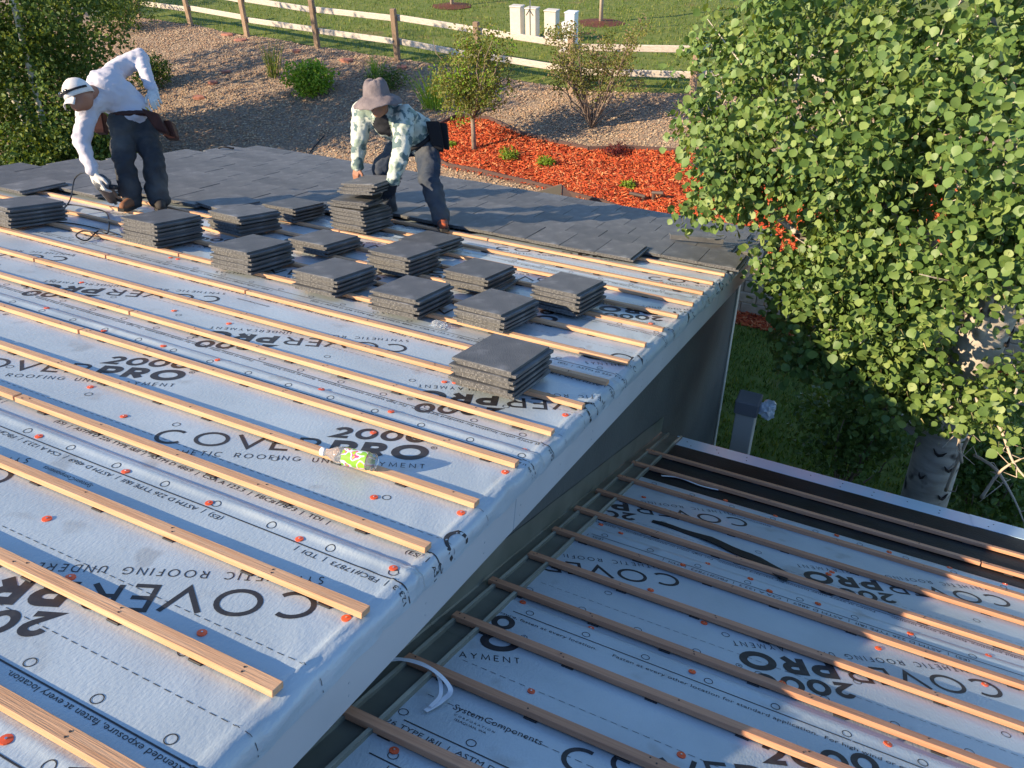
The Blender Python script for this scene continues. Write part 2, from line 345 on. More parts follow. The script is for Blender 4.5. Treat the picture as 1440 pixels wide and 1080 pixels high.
# ---- underlayment sheets (main roof). surface function includes lap bulges, wrinkles and the fold over the rake
LAP = [-2.25, -1.29, -.33, .63, 1.55, 2.51, 3.47, 4.43, 5.39]
def fold(s, u):
    """s: distance past the batten ends -> (x, h)"""
    r = .042; wr = .006*fbm(u*9, s*20)+.004*fbm(u*23, s*40, 3)+.003*fbm(u*50, s*60, 7); big = min(1, max(0, (u-3.6)/1.0)); wr += big*(.016*fbm(u*11, s*25, 9)+.010*fbm(u*26, s*50, 2))
    s0 = .022
    crease = .009*math.exp(-((s-.004)/.008)**2)*(0.7+.5*fbm(u*3))
    if s < s0: return s, crease + max(-.001, wr*.6)*max(0, min(1, s/.02))
    th = (s-s0)/r
    if th < PI/2: rr = r+wr; return s0+rr*math.sin(th), rr*math.cos(th)-r
    return s0+r+wr, -r-(s-s0-r*PI/2)
def lapk(u):
    for k in range(1, len(LAP)):
        if u <= LAP[k]: return k
    return len(LAP)-1
def hm(x, u, k):
    f0, f1 = LAP[k-1], LAP[k]; t = (u-f0)/(f1-f0)
    h = .0025+.006*max(0, t)
    a = .35+.9*max(0, fbm(x*1.1+k*7, k))+.2*fbm(x*6, k)
    h += (.017 if k == 3 else .012)*max(.2, a)*math.exp(-((u-(f1-.032))/.017)**2)
    h += (.0016*fbm(x*2, u*2, k)+.0004*fbm(x*6, u*4, k+9)) * min(1, max(0, (u-f0)/.05+.3))
    e = min(1, max(0, (x+.35)/.35)); h += e*.004*fbm(x*14+u*9, u*5)*(1 if x < .02 else 0)
    return max(.0012, h)
def S1(x, u, off, k):
    h = hm(min(x, .0), u, k)
    if x <= -.02: return R1(x, u, h+off)
    fx, fh = fold(x+.02, u)
    # outward offset on the curved part
    th = min(PI/2, max(0, (x+.02-.022)/.042))
    return R1(-.02+fx+off*math.sin(th), u, h+fh+off*math.cos(th))
XMAX = -.02+.022+.042*PI/2+.03
def frange(a, b, st):
    n = max(1, int(round((b-a)/st))); return [a+(b-a)*i/n for i in range(n+1)]
for k in range(1, len(LAP)):
    x0 = -6.4 if LAP[k] > .5 else -4
    near = LAP[k] < 3.6
    xs = frange(x0, -3.2, .08)[:-1]+frange(-3.2, -.25, .035 if near else .06)[:-1]+frange(-.25, -.02, .02)[:-1]+frange(-.02, XMAX, .009)
    us = frange(LAP[k-1]-.06, LAP[k]-.07, .03 if LAP[k] < 3 else .045)[:-1]+frange(LAP[k]-.07, LAP[k], .0088)
    if XMAX and LAP[k] > 3.5: us = frange(LAP[k-1]-.06, LAP[k]-.07, .022)[:-1]+frange(LAP[k]-.07, LAP[k], .012)
    vs = [S1(x, u, 0, k) for u in us for x in xs]; nx = len(xs)
    vs += [S1(x, us[-1], -.0035, k) for x in xs]; ny = len(us)+1
    mesh('underlayment_sheet', vs, [(j*nx+i, j*nx+i+1, (j+1)*nx+i+1, (j+1)*nx+i) for j in range(ny-1) for i in range(nx-1)], M_under, deck, True)
# ---- lower roof sheets
LAP2 = [-4.3, -3.35, -2.38, -1.40, -.45, .52]
def hm2(x, v, k):
    f0, f1 = LAP2[k-1], LAP2[k]; t = (v-f0)/(f1-f0)
    h = .0025+.005*max(0, t)+.005*math.exp(-((v-(f1-.03))/.018)**2)*max(.15, .5+fbm(x*1.3, k*3))
    return max(.0012, h+.0014*fbm(x*2, v*2, k)+.0003*fbm(x*6, v*5, k))
def S2f(x, v, off, k): return R2(x, v, hm2(x, v, k)+off+(.0 if k < len(LAP2)-1 else .003))
for k in range(1, len(LAP2)):
    xs = frange(.062, 2.6, .05)[:-1]+frange(2.6, 5.5, .15); us = frange(LAP2[k-1]-.06, LAP2[k]-.07, .04)[:-1]+frange(LAP2[k]-.07, LAP2[k], .012); nx = len(xs)
    vs = [S2f(x, u, 0, k) for u in us for x in xs]+[S2f(x, us[-1], -.004, k) for x in xs]; ny = len(us)+1
    mesh('underlayment_sheet', vs, [(j*nx+i, j*nx+i+1, (j+1)*nx+i+1, (j+1)*nx+i) for j in range(ny-1) for i in range(nx-1)], M_under, deck2, True)
b = B()
xs = frange(.05, 5.5, .06); us = frange(.40, 1.49, .04); nx = len(xs)
mesh('ice_shield', [R2(x, u, .0022+.002*max(0, fbm(x*4, u*4))+(.0015 if u > 1 else 0)) for u in us for x in xs], [(j*nx+i, j*nx+i+1, (j+1)*nx+i+1, (j+1)*nx+i) for j in range(len(us)-1) for i in range(nx-1)], M_ice, deck2, True)
for xa, xb in ((.03, 2.02), (2.0, 5.5)):
    de = B(); hh = .006 if xa < 1 else .0085
    de.add([R2(xa, 1.455, hh), R2(xb, 1.455, hh), R2(xb, 1.70, hh), R2(xa, 1.70, hh), R2(xb, 1.712, hh-.006), R2(xa, 1.712, hh-.006), R2(xb, 1.712, -.08), R2(xa, 1.712, -.08), R2(xa, 1.455, hh-.003), R2(xb, 1.455, hh-.003)],
           [(0, 1, 2, 3), (3, 2, 4, 5), (5, 4, 6, 7), (8, 9, 1, 0)])
    d = de.build('drip_edge', M_drip, deck2)
    x = xa+.12
    while x < min(xb, 4):
        for dv in (1.52, 1.60):
            if random.random() < .7:
                p = R2(x+random.uniform(-.03, .03), dv+random.uniform(-.01, .01), hh+.001); B().tube([p, p+EN2*.002], .0045, 6).build('nail_head', M_dark, deck2)
        x += .21
# side flashing against the wall
prof = [(-.097, .13), (-.095, .012), (-.09, .006), (-.045, .006), (-.043, .020), (-.030, .020), (-.028, .006), (.052, .006), (.054, .022), (.068, .022), (.070, .004)]
for i, (va, vb) in enumerate(((-3.9, -1.75), (-1.78, .35), (.32, 1.66))):
    vs = []; fs = []; ups = frange(va, vb, .15); o = .0012*i
    for v in ups:
        for j, (x, h) in enumerate(prof): vs.append(R2(x+.004*fbm(v*4, j*.3)+o, v, h+.003*fbm(v*3, j)+o))
    n = len(prof)
    for a in range(len(ups)-1):
        for j in range(n-1): fs.append((a*n+j, a*n+j+1, (a+1)*n+j+1, (a+1)*n+j))
    o_ = mesh('side_flashing', vs, fs, [M_flash, M_rib], deck2)
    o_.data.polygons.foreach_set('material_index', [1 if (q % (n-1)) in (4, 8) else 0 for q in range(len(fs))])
# ---- printed lettering (flat print on the sheets)
def arc(cx, cy, rx, ry, a0, a1, n): return [(cx+rx*math.cos(math.radians(a0+(a1-a0)*i/n)), cy+ry*math.sin(math.radians(a0+(a1-a0)*i/n))) for i in range(n+1)]
GL = {'C': (1.0, [arc(.5, .5, .5, .5, 48, 312, 18)]), 'O': (1.05, [arc(.5, .5, .5, .5, 0, 360, 24)]), '0': (.85, [arc(.5, .5, .5, .5, 0, 360, 24)]), 'V': (.95, [[(0, 1), (.5, 0), (1, 1)]]),
      'E': (.6, [[(1, 1), (0, 1), (0, 0), (1, 0)], [(0, .5), (.9, .5)]]), 'F': (.55, [[(1, 1), (0, 1), (0, 0)], [(0, .5), (.85, .5)]]),
      'R': (.7, [[(0, 0), (0, 1), (.55, 1)]+arc(.55, .74, .42, .26, 80, -80, 8)+[(.55, .48), (0, .48)], [(.45, .48), (1, 0)]]),
      'P': (.72, [[(0, 0), (0, 1), (.55, 1)]+arc(.55, .72, .45, .28, 80, -80, 8)+[(.55, .44), (0, .44)]]),
      '2': (.75, [arc(.48, .70, .46, .30, 165, -20, 10)+[(.72, .42), (.02, 0), (1, 0)]]),
      'S': (.55, [arc(.5, .75, .42, .25, 40, 200, 8)+[(.5, .5)]+arc(.5, .25, .45, .25, 40, -150, 9)]), 'Y': (.75, [[(0, 1), (.5, .48), (1, 1)], [(.5, .48), (.5, 0)]]),
      'N': (.8, [[(0, 0), (0, 1), (1, 0), (1, 1)]]), 'T': (.65, [[(0, 1), (1, 1)], [(.5, 1), (.5, 0)]]), 'H': (.75, [[(0, 0), (0, 1)], [(1, 0), (1, 1)], [(0, .5), (1, .5)]]), 'I': (.12, [[(.5, 0), (.5, 1)]]),
      'G': (1.0, [arc(.5, .5, .5, .5, 45, 330, 16)+[(.97, .45), (.55, .45)]]), 'U': (.7, [[(0, 1), (0, .35)]+arc(.5, .35, .5, .35, 190, 350, 8)+[(1, .35), (1, 1)]]),
      'D': (.8, [[(0, 0), (0, 1), (.4, 1)]+arc(.45, .5, .55, .5, 80, -80, 10)+[(.4, 0), (0, 0)]]), 'L': (.5, [[(0, 1), (0, 0), (1, 0)]]), 'A': (.85, [[(0, 0), (.5, 1), (1, 0)], [(.2, .35), (.8, .35)]]),
      'M': (1.0, [[(0, 0), (.1, 1), (.5, .1), (.9, 1), (1, 0)]]), ' ': (.5, [])}
def strokes(text, x, y, cap, sw, width, gapr=.18, shear=0, out=None, lev=0):
    """lay out glyph strokes as flat quads: list of (pts4). sw = stroke width relative to cap"""
    adv = [GL[c][0] for c in text]; tot = sum(adv)+gapr*(len(text)-1); k = width/tot
    out = [] if out is None else out
    for c, a in zip(text, adv):
        wd = a*k
        for si, pl in enumerate(GL[c][1]):
            P = [(x+sw*cap/2+px*(wd-sw*cap), y+sw*cap/2+py*(cap-sw*cap)) for px, py in pl] if c != 'I' else [(x+wd/2, y+py*cap) for px, py in pl]
            Q = []
            for i in range(len(P)-1):                          # split long straight strokes
                L_ = math.hypot(P[i+1][0]-P[i][0], P[i+1][1]-P[i][1]); n = max(1, int(L_/.03))
                Q += [(P[i][0]+(P[i+1][0]-P[i][0])*t/n, P[i][1]+(P[i+1][1]-P[i][1])*t/n) for t in range(n)]
            Q.append(P[-1]); closed = math.hypot(P[0][0]-P[-1][0], P[0][1]-P[-1][1]) < 1e-5
            hw = sw*cap/2; Lf = []; Rt = []
            for i in range(len(Q)):
                a0 = Q[i-1] if i else (Q[-2] if closed else None); a1 = Q[i+1] if i < len(Q)-1 else (Q[1] if closed else None)
                d0 = Vector((Q[i][0]-a0[0], Q[i][1]-a0[1])).normalized() if a0 else None; d1 = Vector((a1[0]-Q[i][0], a1[1]-Q[i][1])).normalized() if a1 else None
                d0 = d0 or d1; d1 = d1 or d0
                n0 = Vector((-d0.y, d0.x)); n1 = Vector((-d1.y, d1.x)); m_ = (n0+n1)
                m_ = m_.normalized() if m_.length > 1e-4 else n0; sc = hw/max(.42, m_.dot(n0))
                Lf.append((Q[i][0]+m_.x*sc, Q[i][1]+m_.y*sc)); Rt.append((Q[i][0]-m_.x*sc, Q[i][1]-m_.y*sc))
            for i in range(len(Q)-1): out.append(([Lf[i], Rt[i], Rt[i+1], Lf[i+1]], si))
        x += wd+gapr*k
    if shear:
        out[:] = [([(px+(py-y)*shear, py) for px, py in q], s) for q, s in out]
    return out
LOGO = strokes('COVER', 0, .0, .12, .135, .635, .16)
LOGO += strokes('PRO', .665, -.012, .128, .25, .385, .14, .12)
LOGO += strokes('2000', .655, .135, .100, .23, .385, .10, .12)
LOGO += strokes('SYNTHETIC ROOFING UNDERLAYMENT', .0, -.075, .036, .11, 1.05, .42)
for rr in (.013, .008):
    LOGO += [([(1.075+rr*math.cos(a)*q, .10+rr*math.sin(a)*q) for a, q in ((a0, 1), (a0, .8), (a0+.53, .8), (a0+.53, 1))], 0) for a0 in [i*2*PI/12 for i in range(12)]][:12 if rr > .01 else 0]
LOGO += strokes('R', 1.070, .094, .011, .18, .009)
ANG = math.radians(27.5)
def print_mesh(name, quads, tf, surf, parent, cut=None):
    vs = []; fs = []
    for q, s in quads:
        P = [tf(*p) for p in q]
        if cut and not all(cut(*p) for p in P): continue
        n = len(vs); vs += [surf(p[0], p[1], .0008+.00020*s) for p in P]; fs.append(tuple(range(n, n+len(P))))
    if not fs: return
    o = mesh(name, vs, fs, M_ink, parent)
    prop(o, kind='stuff')
    if sum(p.normal.z for p in o.data.polygons) < 0: o.data.flip_normals()
    return o
def logo(roof, ox, oy, flip, k):
    sg = -1 if flip else 1; c, s = math.cos(ANG)*sg, math.sin(ANG)*sg
    tf = lambda x, y: (ox+c*x-s*y, oy+s*x+c*y)
    if roof == 1: return print_mesh('printed_logo', LOGO, tf, lambda x, u, o: S1(x, u, o, k), deck, lambda x, u: LAP[k-1]+.004 < u < LAP[k]-.004 and -6 < x < XMAX-.004)
    return print_mesh('printed_logo', LOGO, tf, lambda x, u, o: S2f(x, u, o, k), deck2, lambda x, u: LAP2[k-1]+.004 < u < LAP2[k]-.004 and .066 < x < 5)
def chain(roof, k, cx, cu, flip, xlo, xhi):
    # (cx,cu): outer edge of the C at mid cap height
    sg = -1 if flip else 1; nx, ny = -math.sin(ANG)*sg, math.cos(ANG)*sg
    for i in range(-6, 7):
        x = cx+i*1.29
        if xlo < x < xhi: logo(roof, x-.06*nx, cu-.06*ny, flip, k)
chain(1, 3, -.131, .329, True, -2, .9); chain(1, 4, -1.291, .816, False, -4.4, .2); chain(1, 5, -1.049, 2.232, True, -5, 1)
chain(1, 6, -.26, 2.76, False, -4.5, .2); chain(1, 7, -.84, 4.14, True, -4, 1); chain(1, 8, -1.75, 4.66, False, -4, .2); chain(1, 2, -.6, -.63, False, -2, .1)
chain(2, 3, -.717, -2.16, False, -1, 3); chain(2, 4, .598, -.735, True, 0, 4); chain(2, 5, .754, .266, True, 0, 4); chain(2, 2, .9, -2.7, True, 0, 3)
TXT = {}
def text_polys(s):
    if s in TXT: return TXT[s]
    c = bpy.data.curves.new('t', 'FONT'); c.body = s; c.resolution_u = 2; c.size = 1
    o = bpy.data.objects.new('t', c); COL.objects.link(o); bpy.context.view_layer.update()
    me = bpy.data.meshes.new_from_object(o.evaluated_get(bpy.context.evaluated_depsgraph_get())); vs = [(v.co.x, v.co.y) for v in me.vertices]; fs = [tuple(p.vertices) for p in me.polygons]
    bpy.data.objects.remove(o); bpy.data.curves.remove(c); bpy.data.meshes.remove(me)
    TXT[s] = (vs, fs, max(v[0] for v in vs)); return TXT[s]
FAST = 'Fasten at every other location for standard application.  For high wind or extended exposure, fasten at every location.'
ASTM = '(ES)  |  ASTM D 226 TYPE I&II  |  ASTM D 4869  |  CSA A 123.3  |  FBC#17873  |  TDI  |'
def small_text(roof, k, s, x, u, size, length, flip, ang=0):
    vs, fs, wd = text_polys(s); sx = length/wd; sg = -1 if flip else 1; ca, sa = math.cos(ang)*sg, math.sin(ang)*sg
    P = [(x+ca*a*sx-sa*b_*size, u+sa*a*sx+ca*b_*size) for a, b_ in vs]; surf = S1 if roof == 1 else S2f; lp = LAP if roof == 1 else LAP2
    x0, x1 = (-6, XMAX-.004) if roof == 1 else (.068, 5)
    ok = [lp[k-1]+.004 < p[1] < lp[k]-.003 and x0 < p[0] < x1 for p in P]; F = [f for f in fs if all(ok[i] for i in f)]
    if not F: return
    o = mesh('printed_text', [surf(p[0], p[1], .0009, k) if q else (0, 0, -4) for p, q in zip(P, ok)], F, M_ink, deck if roof == 1 else deck2)
    prop(o, kind='stuff'); bm = bmesh.new(); bm.from_mesh(o.data); bmesh.ops.delete(bm, geom=[v for v in bm.verts if not v.link_faces], context='VERTS'); bm.to_mesh(o.data); bm.free()
    if sum(p.normal.z for p in o.data.polygons) < 0: o.data.flip_normals()
def marks(roof, k, flip, xlo, xhi):
    f1 = (LAP if roof == 1 else LAP2)[k]; f0 = (LAP if roof == 1 else LAP2)[k-1]; surf = S1 if roof == 1 else S2f; q = []
    hi = XMAX-.004 if roof == 1 else 5; lo_ = -6 if roof == 1 else .068
    xlo = max(xlo, lo_); xhi = min(xhi, hi)
    def dash(u, w_, ln, gap, jit=0):
        x = xlo
        while x < xhi:
            e = min(xhi, x+ln); n = max(1, int((e-x)/.04)); n = n if e < -.05 or roof == 2 else max(n, int((e-x)/.008)+1)
            for i in range(n): q.append(([(x+(e-x)*i/n, u-w_), (x+(e-x)*(i+1)/n, u-w_), (x+(e-x)*(i+1)/n, u+w_), (x+(e-x)*i/n, u+w_)], 0))
            x += ln+gap
    dash(f1-.088, .0024, 1.29, .004); dash(f0+.095, .0024, 1.29, .004)
    dash(f1-.50, .0010, .022, .014); dash(f1-.735, .0010, .022, .014)
    for u, st, ph in ((f1-.058, .235, .1), (f0+.125, .235, .02), (f1-.62, .5, .3)):
        x = xlo+ph
        while x < xhi:
            for i in range(14):
                a0, a1 = i*2*PI/14, (i+1)*2*PI/14
                q.append(([(x+r*math.cos(a), u+r*math.sin(a)) for r, a in ((.0135, a0), (.0165, a0), (.0165, a1), (.0135, a1))], 0))
            x += st
    print_mesh('printed_marks', q, lambda x, y: (x, y), lambda x, u, o: surf(x, u, o+.0002, k), deck if roof == 1 else deck2, lambda x, u: lo_ < x < hi and f0+.003 < u < f1-.002)
FL1 = {1: True, 2: False, 3: True, 4: False, 5: True, 6: False, 7: True, 8: False}
for k in range(2, 9):
    marks(1, k, FL1[k], -4.6, 9); f0, f1 = LAP[k-1], LAP[k]; off = (k*.37) % 1
    for i in range(-4, 2):
        x = i*1.62+off-.55
        if FL1[k]:
            small_text(1, k, ASTM, x+1.4, f1-.105, .030, 1.32, True); small_text(1, k, FAST, x+1.4, f0+.085, .026, 1.56, True)
            small_text(1, k, 'SystemComponents', x+.9, f1-.19, .028, .24, True)
        else:
            small_text(1, k, FAST, x, f1-.125, .026, 1.56, False); small_text(1, k, ASTM, x, f0+.055, .030, 1.32, False)
for k, fl in ((2, True), (3, False), (4, True), (5, True)):
    marks(2, k, fl, .05, 3.4); f0, f1 = LAP2[k-1], LAP2[k]
    for i in range(-1, 3):
        if fl:
            x = i*1.62+(.5 if k == 4 else 1.75 if k == 5 else .2)
            small_text(2, k, ASTM, x+1.3, f1-.105, .030, 1.32, True); small_text(2, k, FAST, x+1.3, f0+.085, .026, 1.56, True); small_text(2, k, 'SystemComponents', x+.75, f1-.19, .028, .24, True)
        else:
            small_text(2, k, FAST, .53+i*1.62, f1-.135, .026, 1.56, False); small_text(2, k, ASTM, i*1.6-.2, f0+.055, .030, 1.32, False)
small_text(2, 3, 'SystemComponents', .20, -2.15, .040, .30, False, math.radians(2)); small_text(2, 3, 'C O R P O R A T I O N', .22, -2.175, .013, .14, False); small_text(2, 3, 'ISSAQUAH, WA', .23, -2.195, .015, .11, False)
# ---- battens
SP = .343; BT = .021; SH = .006; BW = .040
def batten(roof, u, xa, xb, m, tw=0, dh=0):
    F_ = R1 if roof == 1 else R2; n = EN if roof == 1 else EN2; e = EU if roof == 1 else EV
    o = F_((xa+xb)/2, u, SH+.004+dh); L_ = xb-xa
    me = B().box((-L_/2, 0, 0), (L_, 0, 0), (0, BW, 0), (0, 0, BT), c=.0015)
    ob = me.build('roof_batten', m, None)
    ob.parent = deck if roof == 1 else deck2
    ob.matrix_basis = Matrix.Translation(o) @ Matrix(((1, 0, 0, 0), (0, e.y, n.y, 0), (0, e.z, n.z, 0), (0, 0, 0, 1))) @ Matrix.Rotation(tw, 4, 'Z')
    for i in range(int(L_/.41)+1):                                # pairs of nail heads
        for dy in (.012, .027):
            x = xa+.04+i*.41+random.uniform(-.02, .02)
            if x < xb-.02 and x > -3.2 and u < 2.6 and random.random() < .8:
                p = F_(x, u+dy, SH+.004+dh+BT+.0002); B().tube([p, p+n*.0012], .0032, 6).build('nail_head', M_dark, deck if roof == 1 else deck2)
    for i in range(int(L_/.3)):                                   # small black shims under the batten
        x = xa+.15+i*.305+random.uniform(-.02, .02)
        if roof == 1 and x < -4: continue
        B().box(F_(x-.022, u-.006, .0035), EX*.044, e*(BW+.008), n*(SH+dh), c=.001).build('shim', M_dark, deck if roof == 1 else deck2)
JO = {0: [], 1: [-2.4], 2: [-1.95], 3: [-2.6], 4: [-2.42], 5: [-2.47], 6: [-3.7], 7: [-3.48, -2.3], 8: [-3.2, -1.9], 9: [-4.05, -2.0], 10: [-3.0, -1.2], 11: [-3.6, -1.6], 12: [-2.9], 13: [-2.2], 14: [-1.9], 15: [-1.0]}
for i in range(-2, 16):
    u = i*SP + (.02 if i == 2 else 0)
    xl = -3.2 if i < 0 else (-5.9 if i < 10 else [-5.6, -5.0, -4.35, -3.2, -2.95, -.95][i-10])
    js = [xl]+[j for j in JO.get(i, []) if j > xl+.2]+[random.uniform(-.012, .012)]
    for a, c in zip(js[:-1], js[1:]): batten(1, u, a+.006, c-.006 if c < -.1 else c, M_pine, random.uniform(-.0012, .0012), random.uniform(0, .002))
for i in range(0, 13):
    v = 1.38-.343*(i+1)
    c = random.uniform(1.9, 3.0)
    batten(2, v, -.05+random.uniform(-.015, .015), c, M_fir, random.uniform(-.002, .002)); batten(2, v+random.uniform(-.006, .006), c+.008, 5.4, M_fir, random.uniform(-.002, .002))
# ---- orange cap nails
capb = B(); n_ = 14
ring = [(.0, .0035), (.0135, .0022), (.0135, 0)]
vs = [Vector((0, 0, .0035))]+[Vector((.0135*math.cos(2*PI*i/n_), .0135*math.sin(2*PI*i/n_), .0022)) for i in range(n_)]+[Vector((.0138*math.cos(2*PI*i/n_), .0138*math.sin(2*PI*i/n_), -.001)) for i in range(n_)]
capb.add(vs, [(0, 1+i, 1+(i+1) % n_) for i in range(n_)]+[(1+i, 1+n_+i, 1+n_+(i+1) % n_, 1+(i+1) % n_) for i in range(n_)])
capb.tube([(0, 0, .003), (0, 0, .005)], .0028, 8, 1)
cap0 = capb.build('cap_nail', [M_cap, M_steel]); capme = cap0.data; bpy.data.objects.remove(cap0)
NAILS = [(66, 730), (99, 812), (284, 890), (55, 615), (177, 664), (294, 709), (421, 759), (553, 802), (174, 585), (127, 544), (640, 700), (526, 699), (650, 722), (712, 665), (737, 632), (9, 1042), (795, 584), (525, 609), (550, 581), (66, 435), (146, 466), (230, 488), (306, 508), (452, 549), (245, 437), (322, 455), (240, 362), (250, 364), (3, 326), (487, 870), (590, 609), (625, 537), (640, 538), (115, 397), (930, 397), (890, 482), (915, 455)]
NAILS2 = [(735, 848), (831, 883), (747, 972), (554, 1057), (990, 876), (1165, 808), (1082, 832), (1170, 805), (973, 946), (1235, 912), (895, 833), (915, 830), (845, 738), (873, 750), (905, 700), (1020, 705), (1090, 727), (1176, 755), (1250, 778), (1335, 800), (1413, 823), (995, 793), (1055, 815), (1280, 892), (1390, 922), (1248, 1048), (1385, 963), (958, 1062), (1247, 955), (960, 795), (1150, 850), (848, 770), (1100, 960)]
def put_nail(roof, x, u, lift=0):
    if roof == 1: k = lapk(u); p = S1(x, u, lift, k); n, e, par = EN, EU, deck
    else:
        k = next((j for j in range(1, len(LAP2)) if u <= LAP2[j]), len(LAP2)-1); p = S2f(x, u, lift, k); n, e, par = EN2, EV, deck2
    o = bpy.data.objects.new('cap_nail', capme); COL.objects.link(o); o.parent = par
    s = random.uniform(.95, 1.1)
    o.matrix_basis = Matrix.Translation(p) @ Matrix(((1, 0, 0, 0), (0, e.y, n.y, 0), (0, e.z, n.z, 0), (0, 0, 0, 1))) @ Matrix.Rotation(random.uniform(0, 6), 4, 'Z') @ Matrix.Rotation(random.uniform(-.12, .12), 4, 'X') @ Matrix.Scale(s, 4)
for q in NAILS: x, u = roof_px(*q, .006); put_nail(1, min(x, -.03), u, .0012)
for q in NAILS2: x, u = roof2_px(*q, .006); put_nail(2, x, u, .0012)
# ---- tiles
TWD, TLN, TTH = .330, .432, .026
def tile_mesh(seed):
    rnd = random.Random(seed)
    prof = [(0, .011), (0, .0245), (.0015, TTH), (.3035, TTH), (.305, .0245), (.305, .013), (.328, .013), (.330, .0115), (.330, 0), (.026, 0), (.026, .011)]
    rows = [(0, .002), (.003, 0), (.14, 0), (.29, 0), (TLN-.004, 0), (TLN, .003)]
    vs = []; n = len(prof)
    for y, dz in rows:
        wob = rnd.uniform(-.0012, .0012)
        for x, z in prof: vs.append((x, y+(rnd.uniform(-.0015, .0015) if y in (0, TLN) else 0), z-(dz if z > .02 else -dz*.3)+wob*.6))
    fs = []; mi = []
    for r in range(len(rows)-1):
        for j in range(n): fs.append((r*n+j, r*n+(j+1) % n, (r+1)*n+(j+1) % n, (r+1)*n+j)); mi.append(0)
    for base, rev in ((0, False), ((len(rows)-1)*n, True)):
        for f in ((0, 1, 2, 3, 4, 5, 10), (5, 6, 7, 8, 9, 10)):
            f = tuple(base+i for i in f); fs.append(f if rev else f[::-1]); mi.append(1)
    me = bpy.data.meshes.new('roof_tile'); me.from_pydata(vs, [], fs); me.materials.append(M_tile); me.materials.append(M_tend); me.polygons.foreach_set('material_index', mi)
    bm = bmesh.new(); bm.from_mesh(me); bmesh.ops.recalc_face_normals(bm, faces=bm.faces); bm.to_mesh(me); bm.free()
    return me
TM = [tile_mesh(i) for i in range(5)]
BR1 = Matrix(((1, 0, 0, 0), (0, EU.y, EN.y, 0), (0, EU.z, EN.z, 0), (0, 0, 0, 1)))
def tile_at(x, u, h, rz=0, tilt=0, roll=0, parent=None, name='concrete_tile'):
    o = bpy.data.objects.new(name, random.choice(TM)); COL.objects.link(o)
    if parent: o.parent = parent
    o.matrix_basis = Matrix.Translation(R1(x, u, h)) @ BR1 @ Matrix.Rotation(rz, 4, 'Z') @ Matrix.Rotation(tilt, 4, 'X') @ Matrix.Rotation(roll, 4, 'Y')
    return o
TILT = math.asin(.0262/.343)
B0 = SH+.004+BT
for j in range(0, 11):
    nose = 7.10-SP*j; head = nose-TLN; off = .1525 if j % 2 else 0
    xlo = -6.42; x = -6.42-(.15 if j % 2 else 0)
    while x < -.22:
        xr = x+.305
        lim = 4 if xr > -.62 else 5 if xr > -2.75 else 6 if xr > -3.35 else 7 if xr > -4.0 else 8 if xr > -4.75 else 9 if xr > -5.35 else 10
        if j <= lim: tile_at(x, head, B0+random.uniform(-.001, .0015), random.uniform(-.003, .003), TILT+random.uniform(-.004, .004), random.uniform(-.004, .004), deck)
        x += .3090
    # cut piece closing the row at the rake
    if x < -.12 and j <= 4:
        sc = (.03-x)/.33; o = tile_at(x, head, B0, 0, TILT, 0, deck); o.matrix_basis = o.matrix_basis @ Matrix.Diagonal((max(.4, sc), 1, 1, 1))
# ---------------------------------------------------------------- loose tiles stacked on the battens: every tile is a thing
STK = [('left', -4.489, 2.457, 5, 'stack beside the coiled air hose'), ('S2', -3.407, 2.734, 6, 'six-tile stack in front of the worker in white'),
       ('S3', -3.303, 3.429, 5, 'five-tile stack beside the trousers of the worker in white'), ('S4', -3.333, 4.058, 4, 'four-tile stack touching the finished tiles between both workers'),
       ('S6', -2.531, 2.659, 5, 'five-tile stack next to the six-tile stack'), ('S7', -2.467, 3.349, 3, 'low three-tile stack below the worker in the bucket hat'),
       ('S8', -1.833, 2.636, 4, 'four-tile stack third along the row from the six-tile stack'), ('S9', -1.737, 3.292, 5, 'five-tile stack below the orange shoe'),
       ('S10', -1.912, 3.933, 3, 'low three-tile stack beside the orange shoe'), ('S11', -1.159, 3.308, 4, 'crooked four-tile stack with its bottom tile sticking out'),
       ('S12', -1.242, 2.603, 4, 'four-tile stack beside the scrap of clear plastic'), ('S13', -.738, 2.707, 4, 'four-tile stack directly behind the solitary stack'),
       ('S14', -.524, 3.3, 5, 'five-tile stack closest to the gable edge and finished tiles'), ('S15', -.291, 1.895, 5, 'solitary stack standing farthest out on the printed sheet')]
ORD = {1: ['only'], 3: ['topmost', 'middle', 'bottom'], 4: ['topmost', 'second', 'third', 'bottom'], 5: ['topmost', 'second', 'middle', 'fourth', 'bottom'], 6: ['topmost', 'second', 'third', 'fourth', 'fifth', 'bottom']}
LTH = .0285
for nm, x, u, n, where in STK:
    rz0 = random.uniform(-.05, .05)
    for i in range(n):
        dx, du = random.uniform(-.012, .012), random.uniform(-.018, .018); rz = rz0+random.uniform(-.025, .025)
        if nm == 'S11' and i == 0: dx, du, rz = .05, -.0, .10
        if i == n-1: dx = du = 0; rz = rz0
        o = tile_at(x-.305+dx, u+du, B0+.002+i*LTH, rz, 0, 0)
        prop(o, '%s grey tile of the %s' % (ORD[n][n-1-i], where), 'concrete tile', 'roof tiles stacked on the battens')
for i in range(6):
    o = tile_at(-2.717-.305+random.uniform(-.015, .015)-(.03 if i > 3 else 0), 4.158+random.uniform(-.015, .015), B0+.002+i*LTH, .03+random.uniform(-.04, .04))
    prop(o, '%s grey tile of the pile the hatted worker is lifting from' % ORD[6][5-i], 'concrete tile', 'roof tiles stacked on the battens')
for i in range(2):
    o = tile_at(-3.06+i*.05, 4.17-i*.02, B0+.006+(6+i)*LTH, .10+.07*i, .05, -.03); prop(o, '%s of two tiles lying skewed on the pile under the gloved hand' % ('lower', 'upper')[i], 'concrete tile', 'roof tiles in the worker\'s hands')
